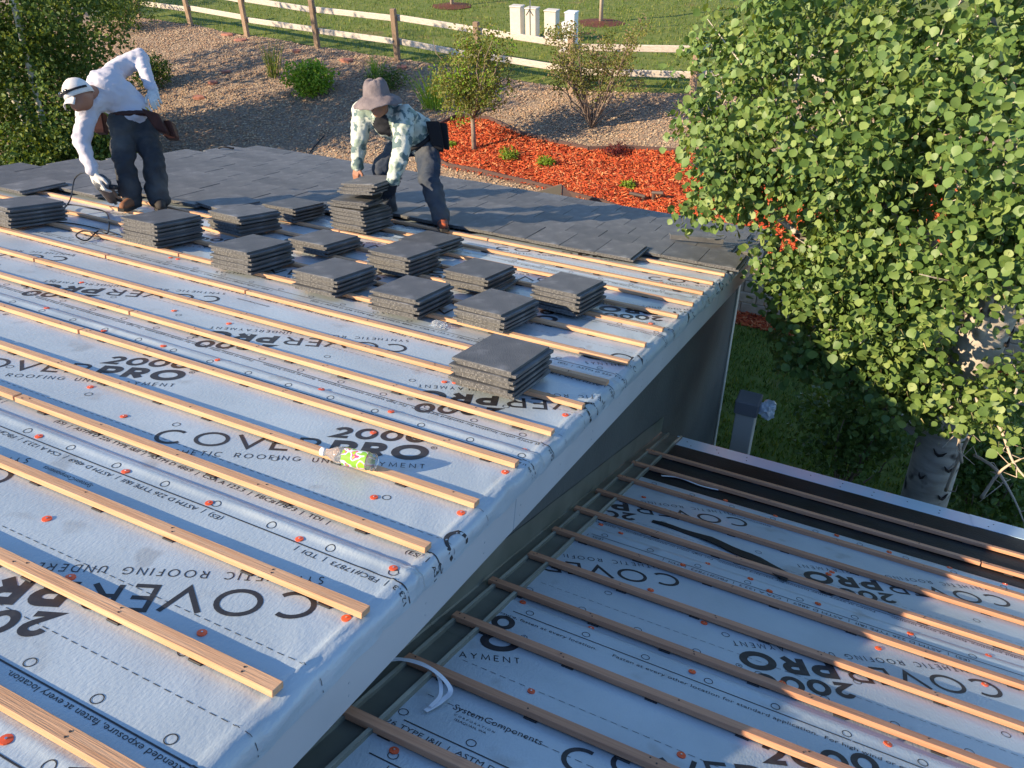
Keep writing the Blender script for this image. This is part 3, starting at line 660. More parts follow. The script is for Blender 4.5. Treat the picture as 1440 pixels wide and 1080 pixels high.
for i in range(3):
    o = tile_at(-3.00+i*.012, 4.22+i*.01, B0+.045+(8+i)*LTH, .06+.02*i, .06, -.10)
    prop(o, '%s of three tiles lifted by the worker in the bucket hat' % ('lowest', 'middle one', 'uppermost')[i], 'concrete tile', 'roof tiles in the worker\'s hands')
for x, u, rz, lb in ((-4.30, 3.98, -.12, 'single roof tile leaning askew beside the feet of the worker in white'), (-4.02, 4.35, -.16, 'single roof tile tilted up behind the five-tile stack')):
    prop(tile_at(x, u, B0+.012, rz, TILT*.8, .05), lb, 'concrete tile')
b = B()                                             # trim offcut: a long angled ridge piece lying on the finished tiles
p0 = R1(-.62, 5.80, .118); dv = (EX*.44+EU*.19).normalized(); sd = EN.cross(dv).normalized()
b.box(p0, dv*.47, sd*.085, EN*.014, c=.002).box(p0+sd*-.002+EN*-.028, dv*.47, sd*.012, EN*.030, c=.002)
prop(b.build('ridge_offcut', M_tile), 'long narrow grey tile offcut lying on the finished slates by the gable', 'tile offcut')
# ---------------------------------------------------------------- small things on the roofs
def spline(pts, n=8):
    P = [Vector(p) for p in pts]; out = []
    for i in range(len(P)-1):
        a, b_, c, d = P[max(i-1, 0)], P[i], P[i+1], P[min(i+2, len(P)-1)]
        for k in range(n):
            t = k/n; out.append(.5*((2*b_)+(c-a)*t+(2*a-5*b_+4*c-d)*t*t+(3*b_-a-3*c+d)*t*t*t))
    return out+[P[-1]]
# bottle resting on a batten
bx, bu = -.53, 1.035
bot = empty('plastic_bottle', R1(bx, bu, .03), 'clear empty plastic bottle with green and pink label lying on a batten', 'bottle')
M_pet = bpy.data.materials.new('clear_plastic'); M_pet.use_nodes = True; pp = M_pet.node_tree.nodes['Principled BSDF']; pp.inputs['Transmission Weight'].default_value = .88; pp.inputs['Roughness'].default_value = .12; pp.inputs['Base Color'].default_value = (.88, .90, .90, 1); pp.inputs['IOR'].default_value = 1.2
ax = (R1(-.425, 1.032, .040)-R1(-.64, .992, .040)).normalized()
c0 = R1(-.635, .990, .062); r_ = .0335
b = B(); b.tube([c0+ax*t for t in (.018, .03, .045, .06, .075, .09, .10, .19, .205, .215, .222)], [.0135, .0135, .020, .029, .0325, .031, r_, r_, .0315, .033, .024], 20); b.build('bottle_body', M_pet, bot, True)
B().tube([c0+ax*t for t in (0, .002, .018, .019)], [.012, .0155, .0155, .0145], 18).build('bottle_cap', mat('white_plastic', (.8, .8, .78), .4), bot, True)
def label_mat():
    m = bpy.data.materials.new('bottle_label'); m.use_nodes = True; n = m.node_tree.nodes; L = m.node_tree.links; p = n['Principled BSDF']; p.inputs['Roughness'].default_value = .3
    tc = n.new('ShaderNodeTexCoord'); t = n.new('ShaderNodeTexNoise'); t.inputs['Scale'].default_value = 44; t.inputs['Detail'].default_value = 0; L.new(tc.outputs['Object'], t.inputs[0])
    cr = n.new('ShaderNodeValToRGB'); cr.color_ramp.interpolation = 'CONSTANT'; e = cr.color_ramp.elements; e[0].color = (.25, .50, .05, 1); e[1].position = .40; e[1].color = (.75, .75, .72, 1)
    x = e.new(.52); x.color = (.72, .08, .20, 1); x = e.new(.60); x.color = (.30, .60, .03, 1); L.new(t.outputs[0], cr.inputs[0]); L.new(cr.outputs[0], p.inputs['Base Color']); return m
B().tube([c0+ax*t for t in (.098, .192)], r_+.0008, 20, cap=False).build('bottle_label', label_mat(), bot, True)
# strapping, scraps, torn strip
M_strap = mat('white_strap', (.70, .72, .74), .4); M_torn = M_ice
def ribbon(name, pts, wv, m, label, cat, group=None):
    P = spline(pts, 10); vs = []; fs = []
    for i, p in enumerate(P):
        t = (P[min(i+1, len(P)-1)]-P[max(i-1, 0)]).normalized(); s = t.cross(EN2).normalized()*wv/2
        vs += [p-s, p+s, p+s+EN2*.0015, p-s+EN2*.0015]
        if i: a = (i-1)*4; fs += [(a, a+1, a+5, a+4), (a+3, a+7, a+6, a+2), (a+1, a+2, a+6, a+5), (a, a+4, a+7, a+3)]
    return prop(mesh(name, vs, fs, m), label, cat, group)
def q2(px, py, h): x, v = roof2_px(px, py, h); return R2(x, v, h)
ribbon('packing_strap', [q2(517, 935, .05), q2(560, 927, .055), q2(605, 940, .06), q2(633, 968, .04), q2(622, 985, .02), q2(598, 1000, .012)], .016, M_strap, 'white plastic packing strap looping over battens under the roof edge', 'strap')
ribbon('packing_strap', [q2(520, 932, .044), q2(575, 928, .045), q2(612, 945, .05), q2(620, 975, .03), q2(605, 994, .02)], .012, M_strap, 'narrower white strap strand lying inside the looped strap', 'strap')
ribbon('packing_strap', [q2(930, 669, .014), q2(955, 672, .014), q2(985, 683, .015), q2(1010, 689, .013)], .018, M_strap, 'short white strap lying at the edge of the black eave membrane', 'strap')
b = B(); vs = []
for i in range(15):
    t = i/14; c = Vector(q2(917+(1108-917)*t, 733+(814-733)*t-8*math.sin(t*3), .010)); wv = (.014+.05*t)*(1+.18*fbm(i*.9)); h = .004*math.sin(i*1.3)
    vs += [c+EV*wv+EN2*(h+.004), c-EV*wv+EN2*(h+.001*i)]
mo = mesh('torn_membrane_strip', vs, [(2*i, 2*i+1, 2*i+3, 2*i+2) for i in range(14)], M_torn); prop(mo, 'torn tapering strip of black membrane lying on the lower roof', 'membrane scrap')
so_ = mo.modifiers.new('s', 'SOLIDIFY'); so_.thickness = .003
def crumple(name, c, r, m, label, cat, seed=0, sub=3, sq=(1, 1, 1)):
    me = bpy.data.meshes.new(name); bm = bmesh.new(); bmesh.ops.create_icosphere(bm, subdivisions=sub, radius=r)
    for v in bm.verts:
        d = v.co.normalized(); v.co = Vector([v.co[i]*sq[i] for i in range(3)])*(1+.55*noise.noise(d*2.3+Vector((seed, 0, 0)))+.3*abs(noise.noise(d*6+Vector((seed, 2, 0)))))+Vector(c)
    bm.to_mesh(me); bm.free(); return prop(link(name, me, m), label, cat)
x, u = roof_px(617, 461)
crumple('plastic_scrap', R1(x, u, .018), .038, M_pet, 'crumpled scrap of clear plastic lying on the underlayment between stacks', 'plastic scrap', 3, 3, (1.2, .8, .45))
# hose and cord near the worker in white
M_hose = mat('black_rubber', (.02, .02, .022), .5)
def r1p(px, py, h): x, u = roof_px(px, py, h); return R1(x, u, h)
hp = [r1p(150, 268, .12), r1p(125, 244, .30), r1p(106, 250, .22), r1p(99, 280, .10), r1p(88, 296, .04), r1p(96, 288, .035), r1p(125, 292, .035), r1p(150, 300, .012), r1p(152, 327, .04), r1p(138, 325, .045), r1p(122, 338, .012), r1p(107, 332, .045), r1p(116, 325, .045), r1p(134, 327, .045)]
prop(B().tube(spline(hp, 8), .0055, 7).build('air_hose', M_hose, None, True), 'thin black air hose coiling from the nail gun across the battens', 'hose')
hp = [r1p(64, 312, .012), r1p(100, 314, .012), r1p(140, 322, .014), r1p(165, 330, .014)]
prop(B().tube(spline(hp, 8), .005, 7).build('power_cord', M_hose, None, True), 'black cord lying between two battens beside the air hose', 'cord')
g0 = at(312, 158, 14.2); gz = lambda p: Vector((p.x, p.y, tz(p.x, p.y)+.03))
hp = [R1(-6.30, 6.55, .10), R1(-6.62, 6.62, .0), Vector((-7.6, 7.6, -3.0)), Vector((-8.7, 9.6, tz(-8.7, 9.6)+.12)), gz(Vector((-9.3, 11.0, 0))), gz(Vector((-9.5, 11.9, 0)))]
prop(B().tube(spline(hp, 8), .012, 7).build('supply_hose', M_hose, None, True), 'dark hose running from the finished roof down to the gravel', 'hose')
# ---------------------------------------------------------------- people
DG = lambda: bpy.context.evaluated_depsgraph_get()
def blob(name, caps, voxel, m, parent, smooth=6, wrinkle=0, wscale=14, balls=()):
    b = B()
    for c in caps:
        p0, r0, p1, r1 = c[:4]; p0, p1 = Vector(p0), Vector(p1); n = 6
        pts = [p0.lerp(p1, i/n) for i in range(n+1)]; rs = [r0+(r1-r0)*i/n for i in range(n+1)]
        d = (p1-p0).normalized()
        pre = [p0-d*r0*k for k in (.98, .8, .45)]; post = [p1+d*r1*k for k in (.45, .8, .98)]
        b.tube(pre+pts+post, [r0*.2, r0*.6, r0*.9]+rs+[r1*.9, r1*.6, r1*.2], 14)
    for c, r, rot in balls: b.ball(c, r, 0, 14, 10, rot)
    o = b.build(name, m)
    bm = bmesh.new(); bm.from_mesh(o.data); bmesh.ops.recalc_face_normals(bm, faces=bm.faces); bm.to_mesh(o.data); bm.free()
    r = o.modifiers.new('r', 'REMESH'); r.mode = 'VOXEL'; r.voxel_size = voxel
    s = o.modifiers.new('s', 'SMOOTH'); s.iterations = smooth; s.factor = .5
    bpy.context.view_layer.update()
    me = bpy.data.meshes.new_from_object(o.evaluated_get(DG())); bpy.data.objects.remove(o)
    if wrinkle:
        ns = [v.normal.copy() for v in me.vertices]
        for v, nn in zip(me.vertices, ns):
            q = v.co*wscale; wv = noise.noise(Vector((q.x+q.z*.4, q.y*1.2, q.z*1.6)))*.6+abs(noise.noise(q*1.9+Vector((4, 1, 2))))*.7-.2
            v.co += nn*wrinkle*wv
    return link(name, me, m, parent, True)
def hand(parent, wrist, tip, side, curl, r=.0095, m=None, name='hand', scale=1.0):
    """palm and five fingers; tip direction, side = thumb side vector"""
    wrist, d, s = Vector(wrist), Vector(tip).normalized(), Vector(side).normalized(); nrm = d.cross(s).normalized()*curl; caps = []
    L = scale
    for k in (-.032, -.011, .011, .032): caps.append((wrist+d*.015*L+s*k*.7*L, .016*L, wrist+d*.085*L+s*k*L, .013*L))
    for k, ln in ((-.034, .058), (-.0115, .074), (.0115, .080), (.034, .072)):
        p = wrist+d*.09*L+s*k*L; q = p+d*ln*.55*L+nrm*.014; e = q+d*ln*.25*L+nrm*ln*.6*L
        caps += [(p, r*L, q, r*.92*L), (q, r*.92*L, e, r*.8*L)]
    t0 = wrist+d*.035*L+s*.030*L; t1 = t0+(d*.5+s*.8).normalized()*.045*L+nrm*.012; t2 = t1+(d*.8+s*.2).normalized()*.032*L+nrm*.012
    caps += [(t0, .014*L, t1, .0115*L), (t1, .0115*L, t2, .0095*L)]
    return blob(name, caps, .006, m, parent, 2)
M_shirt = mat('white_shirt', (.54, .52, .55), .85, (.47, .455, .49), 4, bump=.2, bscale=40)
M_capc = mat('white_cap', (.70, .66, .60), .85, (.62, .58, .52), 10); M_glove = mat('pale_glove', (.66, .63, .56), .85, (.5, .48, .44), 18)
M_jean = mat('dark_jeans', (.036, .037, .040), .9, (.10, .095, .085), 3.2, bump=.3, bscale=60, lo=.45, hi=.7)
M_jean2 = mat('blue_jeans', (.034, .047, .072), .9, (.125, .125, .12), 3.5, bump=.3, bscale=60, lo=.45, hi=.72)
M_leather = mat('oxblood_leather', (.055, .02, .016), .55, (.035, .014, .012), 12); M_yel = mat('yellow_tool', (.65, .45, .03), .5)
M_boot = mat('brown_boot', (.22, .095, .045), .7); M_sole = mat('rubber_sole', (.04, .035, .03), .8)
M_tool = mat('tool_body', (.06, .065, .07), .45, (.16, .165, .17), 16); M_black = mat('black_cloth', (.015, .016, .02), .8); M_lens = mat('dark_lens', (.02, .02, .022), .12)
def P1(px, py, off=0): return at(px, py, D1+off)
# worker in white
f0 = R1(*roof_px(205, 292, .03), .03); D1 = depth_of(f0)
def on1(px, py, h): x, u = roof_px(px, py, h); return R1(x, u, h)
p1 = empty('person', f0, 'person in white long-sleeved shirt and white cap bending to fire a nail gun', 'person')
S_ = dict(head=P1(112, 135, -.44), neck=P1(136, 128, -.22), chest=P1(152, 126, -.12), waist=P1(184, 152, 0), pel=P1(187, 168, .02),
          rs=P1(124, 150, -.26), re=P1(115, 200, -.34), rw=P1(130, 240, -.30), ls=P1(160, 102, .04), le=P1(195, 80, .12), lw=P1(214, 125, .02),
          rh=P1(171, 174, -.05), rk=P1(174, 222, -.14), ra=on1(186, 280, .10), lh=P1(201, 174, .06), lk=P1(215, 226, -.02), la=on1(224, 280, .10))
cap = lambda a, ra, b_, rb: (S_[a], ra, S_[b_], rb)
skin_caps = [cap('neck', .058, 'chest', .07), cap('chest', .12, 'waist', .11), cap('waist', .11, 'pel', .12), cap('ls', .055, 'le', .045), cap('le', .045, 'lw', .03), cap('rs', .055, 're', .045), cap('re', .043, 'rw', .03),
             cap('chest', .09, 'ls', .06), cap('chest', .09, 'rs', .06), cap('rh', .085, 'rk', .055), cap('rk', .055, 'ra', .038), cap('lh', .085, 'lk', .055), cap('lk', .055, 'la', .038), (S_['neck'], .055, S_['head'].lerp(S_['neck'], .35), .06)]
hd = S_['head']; face = (-FW*.75-RT*.42-UP*.45).normalized(); upv = (UP*.9-RT*.22-FW*.1).normalized()
fx = face; fz = (upv-fx*upv.dot(fx)).normalized(); fy = fz.cross(fx)
ROT = Matrix((fx, fy, fz)).transposed()
def hp_(x, y, z): return hd+fx*x+fy*y+fz*z
balls = [(hd, (.10, .078, .115), ROT), (hp_(.062, 0, -.055), (.048, .05, .055), ROT), (hp_(.108, 0, -.02), (.018, .013, .026), ROT), (hp_(.02, .078, -.01), (.022, .010, .03), ROT), (hp_(.02, -.078, -.01), (.022, .010, .03), ROT), (hp_(.09, 0, -.07), (.014, .026, .008), ROT)]
blob('body', skin_caps, .014, M_skin, p1, 4, balls=balls)
for sgn in (1, -1): B().ball(hp_(.088, .032*sgn, .004), (.012, .015, .009), 0, 8, 6, ROT).build('eye', mat('eye', (.05, .03, .02), .2) if sgn > 0 else bpy.data.materials['eye'], p1, True)
sh = [cap('chest', .165, 'waist', .150), (S_['chest'], .14, S_['neck'].lerp(S_['chest'], .25), .105), cap('chest', .13, 'ls', .095), cap('chest', .13, 'rs', .095), cap('ls', .092, 'le', .068), cap('le', .068, 'lw', .047), cap('rs', .088, 're', .066), cap('re', .064, 'rw', .047), (S_['waist'], .152, S_['waist'].lerp(S_['pel'], .5), .165)]
blob('shirt', sh, .014, M_shirt, p1, 3, .024, 10)
tr = [(S_['pel'].lerp(S_['waist'], .2), .136, S_['pel'], .144), cap('pel', .12, 'rh', .115), cap('pel', .12, 'lh', .115), cap('rh', .112, 'rk', .086), cap('rk', .086, 'ra', .082), cap('lh', .112, 'lk', .086), cap('lk', .086, 'la', .086)]
blob('trousers', tr, .014, M_jean, p1, 3, .034, 8)
# cap: shell over the head plus visor and goggles on it
def shell(name, fn, nu, nv, m, parent, thick=.004):
    vs = [fn(i/(nu-1), j/(nv-1)) for j in range(nv) for i in range(nu)]
    o = mesh(name, vs, [(j*nu+i, j*nu+i+1, (j+1)*nu+i+1, (j+1)*nu+i) for j in range(nv-1) for i in range(nu-1)], m, parent, True)
    bm = bmesh.new(); bm.from_mesh(o.data); bmesh.ops.remove_doubles(bm, verts=bm.verts, dist=.0004); bmesh.ops.recalc_face_normals(bm, faces=bm.faces); bm.to_mesh(o.data); bm.free(); o.data.shade_smooth()
    md = o.modifiers.new('t', 'SOLIDIFY'); md.thickness = thick; md.offset = 0; return o
def dome(a, t):
    th = a*2*PI; ph = t*PI*.53; r = 1.0+.03*fbm(math.cos(th)*2, math.sin(th)*2, t*3); return hp_(.118*math.sin(ph)*math.cos(th)*r, .094*math.sin(ph)*math.sin(th)*r, .012+.125*math.cos(ph)*r)
capo = shell('cap', dome, 28, 10, M_capc, p1)
shell('visor', lambda a, t: hp_(.098+t*.060*math.sin(PI*(.15+.7*a)), (a-.5)*.15*(1-.15*t), .012-.045*t-.12*(a-.5)**2), 12, 5, M_capc, p1, .006)
shell('goggles', lambda a, t: hp_((.124)*math.cos((a-.5)*3.6), .099*math.sin((a-.5)*3.6), .034+t*.016), 20, 3, M_black, p1, .006)
for sgn in (1, -1): B().ball(hp_(.121, .034*sgn, .045), (.012, .032, .019), 0, 10, 7, ROT).build('goggle_lens', M_lens, p1, True)
hand(p1, S_['lw'], P1(217, 140, -.06)-S_['lw'], P1(205, 130, 0)-S_['lw'], 1, m=M_glove, name='glove', scale=1.15)
hand(p1, S_['rw'], P1(139, 262, -.28)-S_['rw'], P1(148, 243, -.35)-S_['rw'], -1, m=M_glove, name='glove', scale=1.15)
def boot(parent, ank, toe_dir, mu, ms, hgt=.10, ln=.27):
    d = Vector(toe_dir); d = (d-EN*d.dot(EN)).normalized(); sd = EN.cross(d); base = ank-EN*ank.dot(EN)+EN*.034
    base = ank-EN*((ank-R1(0, 0, .034)).dot(EN))
    blob('boot', [(base+EN*.045-d*.04, .045, base+EN*.042+d*.06, .046), (base+EN*.042+d*.06, .046, base+EN*.032+d*.15, .038), (base+EN*.06-d*.02, .045, ank+EN*.02, .046)], .010, mu, parent, 4)
    b_ = B(); pr = [(-.085, .036), (-.06, .043), (.02, .040), (.10, .050), (.165, .045), (.200, .025)]
    top = [base+d*x+sd*y for x, y in pr]+[base+d*x-sd*y for x, y in pr[::-1]]; n = len(top)
    b_.add([p+EN*.022 for p in top]+[p-EN*.002 for p in top], [tuple(range(n)), tuple(range(n, 2*n))[::-1]]+[(i, n+i, n+(i+1) % n, (i+1) % n) for i in range(n)])
    b_.build('boot_sole', ms, parent)
boot(p1, S_['ra'], P1(168, 300, -.25)-S_['ra'], M_boot, M_sole); boot(p1, S_['la'], P1(232, 320, -.4)-S_['la'], M_sole, M_sole)
# tool belt: a belt ring, pouches, yellow tape
bd = (S_['pel']-S_['waist']).normalized(); bx_ = bd.orthogonal().normalized(); by_ = bd.cross(bx_)
B().tube([S_['pel']+bd*-.03+(bx_*math.cos(a)+by_*math.sin(a))*.158 for a in [i*2*PI/24 for i in range(25)]], .022, 8).build('tool_belt', M_leather, p1, True)
def pouch(c, dx, dy, dz, m, name, parent):
    c = Vector(c); b_ = B(); r = [(-1, -.8), (-.8, -1), (.8, -1), (1, -.8), (1, .8), (.8, 1), (-.8, 1), (-1, .8)]; vs = []
    for t, s in ((0, .72), (.15, .9), (.6, 1.0), (1, 1.06)):
        vs += [c+dz*t+dx*x*s+dy*y*s for x, y in r]
    vs += [c+dz*.97+dx*x*.9+dy*y*.88 for x, y in r]+[c+dz*.35+dx*x*.8+dy*y*.8 for x, y in r]
    fs = [tuple(range(8))[::-1]]+[(k*8+i, k*8+(i+1) % 8, (k+1)*8+(i+1) % 8, (k+1)*8+i) for k in range(5) for i in range(8)]+[tuple(range(40, 48))]
    return b_.add(vs, fs).build(name, m, parent, False)
Z = Vector((0, 0, 1)); rt = RT; tw = -FW
pouch(P1(231, 188, -.06), rt*.058+Z*-.02, tw*.05, (Z*.17-rt*.05), M_leather, 'tool_pouch', p1); pouch(P1(243, 196, .02), rt*.055, tw*.05, (Z*.14-rt*.02), M_leather, 'tool_pouch', p1)
pouch(P1(143, 188, .10), rt*.055, tw*.045, (Z*.17+rt*.02), M_leather, 'tool_pouch', p1)
B().box(P1(222, 170, -.06), rt*.012, tw*.02, Z*.11-rt*.07, c=.004).build('tape_measure', M_yel, p1); B().box(P1(238, 183, -.0), rt*.045, tw*.03, Z*.035, c=.008).build('tape_measure', M_yel, p1)
# nail gun held on the batten
ng = empty('nail_gun', on1(160, 284, .03), 'grey and black nail gun held against a batten by the worker in white', 'nail gun')
t0 = on1(163, 286, .035); t1 = P1(140, 252, -.29)
B().tube([t0, t0.lerp(t1, .18), t0.lerp(t1, .2), t0.lerp(t1, .75), t0.lerp(t1, .8), t0.lerp(t1, 1.0)], [.014, .018, .048, .058, .066, .050], 14).build('gun_body', M_tool, ng, True)
b = B(); hs_ = t0.lerp(t1, .72); he = hs_+(P1(172, 268, -.34)-P1(150, 262, -.3)).normalized()*.13+Z*.02; b.tube([hs_, he], [.022, .020], 10); b.build('gun_handle', mat('handle_rubber', (.03, .03, .03), .7), ng, True)
dm = (he-hs_).normalized(); B().box(t0.lerp(t1, .12)-tw*.018, dm*.17-Z*.02, tw*.03, (t1-t0).normalized()*.05, c=.004).build('gun_magazine', M_dark, ng)
# worker in camouflage jacket
f2 = R1(*roof_px(622, 318, .03), .03); D2 = depth_of(f2)
def P2(px, py, off=0): return at(px, py, D2+off)
p2 = empty('person', f2, 'person in camouflage jacket and grey bucket hat leaning over to lift tiles', 'person')
M_camo = mat('camouflage', (.52, .55, .47), .9, (.11, .165, .165), 13, lo=.50, hi=.56, bump=.25, bscale=40, detail=3, speck=((.27, .34, .27), 11, .56))
M_hat = mat('grey_hat', (.21, .175, .17), .95, (.15, .125, .125), 14, bump=.4, bscale=50)
S_ = dict(head=P2(531, 144, -.46), neck=P2(540, 158, -.30), chest=P2(548, 168, -.18), waist=P2(584, 186, .02), pel=P2(592, 198, .08), rs=P2(511, 156, -.20), re=P2(505, 194, -.18), rw=P2(503, 232, -.10),
          ls=P2(569, 165, -.30), le=P2(564, 214, -.42), lw=P2(553, 252, -.42), rh=P2(566, 203, .10), rk=P2(537, 236, -.02), ra=on1(546, 290, .10), lh=P2(600, 205, .06), lk=P2(605, 256, -.10), la=on1(622, 308, .10))
hd = S_['head']; face = (-FW*.85-UP*.42).normalized(); upv = (UP*.9-RT*.10-FW*.30).normalized()
fx = face; fz = (upv-fx*upv.dot(fx)).normalized(); fy = fz.cross(fx); ROT = Matrix((fx, fy, fz)).transposed()
skin_caps = [cap('neck', .058, 'chest', .07), cap('chest', .12, 'waist', .11), cap('waist', .11, 'pel', .12), cap('ls', .055, 'le', .045), cap('le', .045, 'lw', .03), cap('rs', .055, 're', .045), cap('re', .043, 'rw', .03),
             cap('chest', .09, 'ls', .06), cap('chest', .09, 'rs', .06), cap('rh', .085, 'rk', .055), cap('rk', .055, 'ra', .038), cap('lh', .085, 'lk', .055), cap('lk', .055, 'la', .038), (S_['neck'], .055, S_['head'].lerp(S_['neck'], .35), .06)]
balls = [(hd, (.10, .078, .115), ROT), (hp_(.055, 0, -.058), (.048, .052, .058), ROT), (hp_(.106, 0, -.02), (.018, .014, .026), ROT), (hp_(.02, .078, -.01), (.022, .010, .03), ROT), (hp_(.02, -.078, -.01), (.022, .010, .03), ROT), (hp_(.092, 0, -.072), (.013, .028, .008), ROT)]
blob('body', skin_caps, .014, M_skin, p2, 4, balls=balls)
for sgn in (1, -1): B().ball(hp_(.088, .032*sgn, .004), (.012, .015, .009), 0, 8, 6, ROT).build('eye', bpy.data.materials['eye'], p2, True)
sh = [cap('chest', .165, 'waist', .165), (S_['chest'], .15, S_['neck'].lerp(S_['chest'], .3), .115), cap('chest', .14, 'ls', .105), cap('chest', .13, 'rs', .10), cap('ls', .100, 'le', .078), cap('le', .078, 'lw', .058), cap('rs', .096, 're', .076), cap('re', .074, 'rw', .056), (S_['waist'], .165, S_['pel'], .150)]
blob('jacket', sh, .014, M_camo, p2, 3, .022, 10)
jk = [o for o in p2.children if o.name.startswith('jacket')][0]; jk.data.materials.append(M_black)
for pg in jk.data.polygons:                          # the jacket hangs open over a black shirt
    x_, y_, d_ = pix(pg.center)
    if ((x_-536)/(9+.22*max(0, y_-160)))**2+((y_-178)/24)**2 < 1 and d_ < D2-.22: pg.material_index = 1
tr = [(S_['pel'].lerp(S_['waist'], .25), .135, S_['pel'], .148), cap('pel', .12, 'rh', .115), cap('pel', .12, 'lh', .118), cap('rh', .112, 'rk', .088), cap('rk', .086, 'ra', .078), cap('lh', .116, 'lk', .090), cap('lk', .088, 'la', .078)]
blob('jeans', tr, .014, M_jean2, p2, 3, .032, 8)
def hatf(a, t):
    th = a*2*PI
    prof = [(.0, .165), (.035, .168), (.075, .158), (.097, .12), (.108, .06), (.112, .03), (.150, .010), (.185, -.02), (.205, -.045)]
    q = t*(len(prof)-1); i = min(len(prof)-2, int(q)); f = q-i; r = prof[i][0]*(1-f)+prof[i+1][0]*f; z = prof[i][1]*(1-f)+prof[i+1][1]*f
    z += .018*fbm(math.cos(th)*1.7, math.sin(th)*1.7, t*2)*t + .016*fbm(math.cos(th)*3, math.sin(th)*3+4, t*4) - .02*math.exp(-((math.sin(th+.5)*r/.035)**2))*max(0, 1-t*2.6)
    return hp_(r*math.cos(th)*1.02-.008, r*math.sin(th)*.98, z*.95+.022)
shell('bucket_hat', hatf, 40, 22, M_hat, p2, .005)
hand(p2, S_['rw'], P2(500, 250, -.08)-S_['rw'], P2(512, 236, -.16)-S_['rw'], -1, m=M_skin, name='hand', scale=1.05)
hand(p2, S_['lw'], P2(546, 276, -.40)-S_['lw'], P2(540, 250, -.42)-S_['lw'], -1, m=M_black, name='glove', scale=1.15)
M_oshoe = mat('orange_shoe', (.42, .09, .03), .7, (.06, .05, .05), 20)
boot(p2, S_['la'], P2(630, 350, -.45)-S_['la'], M_oshoe, M_sole); boot(p2, S_['ra'], P2(540, 320, -.35)-S_['ra'], M_sole, M_sole)
bd = (S_['pel']-S_['waist']).normalized(); bx_ = bd.orthogonal().normalized(); by_ = bd.cross(bx_)
B().tube([S_['pel']+bd*-.04+(bx_*math.cos(a)+by_*math.sin(a))*.156 for a in [i*2*PI/24 for i in range(25)]], .022, 8).build('tool_belt', M_black, p2, True)
pouch(P2(617, 212, .0), rt*.055, tw*.05, Z*.24-rt*.03, M_black, 'tool_pouch', p2); pouch(P2(628, 209, .08), rt*.03, tw*.05, Z*.21-rt*.01, M_black, 'tool_pouch', p2)
# ---------------------------------------------------------------- garden: fence, cabinets, stones
def on_t(px, py):                                  # where the sight line meets the terrain
    d = (at(px, py, 1)-CAM); t = 6.0
    while t < 60:
        p = CAM+d*t
        if p.z < tz(p.x, p.y): return Vector((p.x, p.y, tz(p.x, p.y)))
        t += .03
    return p
fe = empty('split_rail_fence', (-8, 15.2, -3), 'weathered two-rail wooden fence between gravel bed and lawn', 'fence')
FP = [(-19.9, 17.05), (-17.55, 16.7), (-15.2, 16.3), (-12.6, 15.9), (-10.0, 15.5), (-7.7, 15.2), (-5.4, 14.9), (-3.0, 15.3), (-.5, 15.7), (2, 16.1)]
for i, (x, y) in enumerate(FP):
    z = tz(x, y); l = random.uniform(-.03, .03)
    B().box((x-.065, y-.05, z-.2), (.13, 0, 0), (0, .10, 0), (l, random.uniform(-.03, .03), 1.30), c=.012).build('post', M_post, fe)
    if i:
        xa, ya = FP[i-1]; za = tz(xa, ya); d = Vector((x-xa, y-ya, z-za))
        for hgt in (.88, .42):
            o0 = Vector((xa, ya+.052, za+hgt+random.uniform(-.03, .03))); dd = d+Vector((0, 0, random.uniform(-.04, .04)))
            B().box(o0-Vector((0, 0, .065))+dd*.0, dd*.995, (0, .045, 0), (0, 0, .13), c=.01).build('rail', M_fence, fe)
pad = on_t(765, 66)
for i, (px, py, wv, hh, m, lb) in enumerate(((728, 53, .30, .72, M_box, 'beige utility cabinet standing at the end of the pad behind the marker pole'), (749, 56, .29, .72, M_box, 'beige utility cabinet directly behind the thin marker pole'), (776, 60, .31, .72, M_box, 'beige utility cabinet between the marker pole and the white cabinet'), (803, 72, .25, .84, M_boxw, 'white utility cabinet with a small meter box on its side'))):
    p = on_t(px, py); e = empty('utility_cabinet', p, lb, 'utility cabinet', 'utility cabinets on the lawn')
    B().box(p+Vector((-wv/2, -.12, .05)), (wv, 0, 0), (0, .24, 0), (0, 0, hh-.05), c=.012).build('cabinet_body', m, e); B().box(p+Vector((-wv/2-.015, -.135, hh)), (wv+.03, 0, 0), (0, .27, 0), (0, 0, .035), c=.012).build('cabinet_lid', m, e)
    B().box(p+Vector((-wv/2-.10, -.22, -.05)), (wv+.20, 0, 0), (0, .44, 0), (0, 0, .10), c=.01).build('concrete_pad', M_pad, e)
    if i == 3: B().box(p+Vector((-wv/2-.10, -.10, .42)), (.10, 0, 0), (0, .14, 0), (0, 0, .22), c=.01).build('meter_box', M_boxw, e); B().tube([p+Vector((-wv/2-.05, -.03, 0)), p+Vector((-wv/2-.05, -.03, .44))], .025, 8).build('conduit', M_boxw, e)
p = on_t(746, 60); mk = empty('marker_pole', p, 'thin grey metal marker pole standing in front of the beige cabinets', 'pole')
B().tube([p, p+Z*2.6], .018, 8).build('pole', M_steel, mk); B().add([p+Z*.62+Vector((-.11, -.03, 0)), p+Z*.62+Vector((-.085, -.03, 0)), p+Z*.78+Vector((.0, -.03, .0)), p+Z*.75+Vector((.0, -.03, -.02)), p+Z*.62+Vector((.11, -.03, 0)), p+Z*.62+Vector((.085, -.03, 0))], [(0, 1, 3, 2), (2, 3, 5, 4)]).build('bracket', M_dark, mk)
M_rock = mat('pale_rock', (.42, .36, .29), .95, bump=.5)
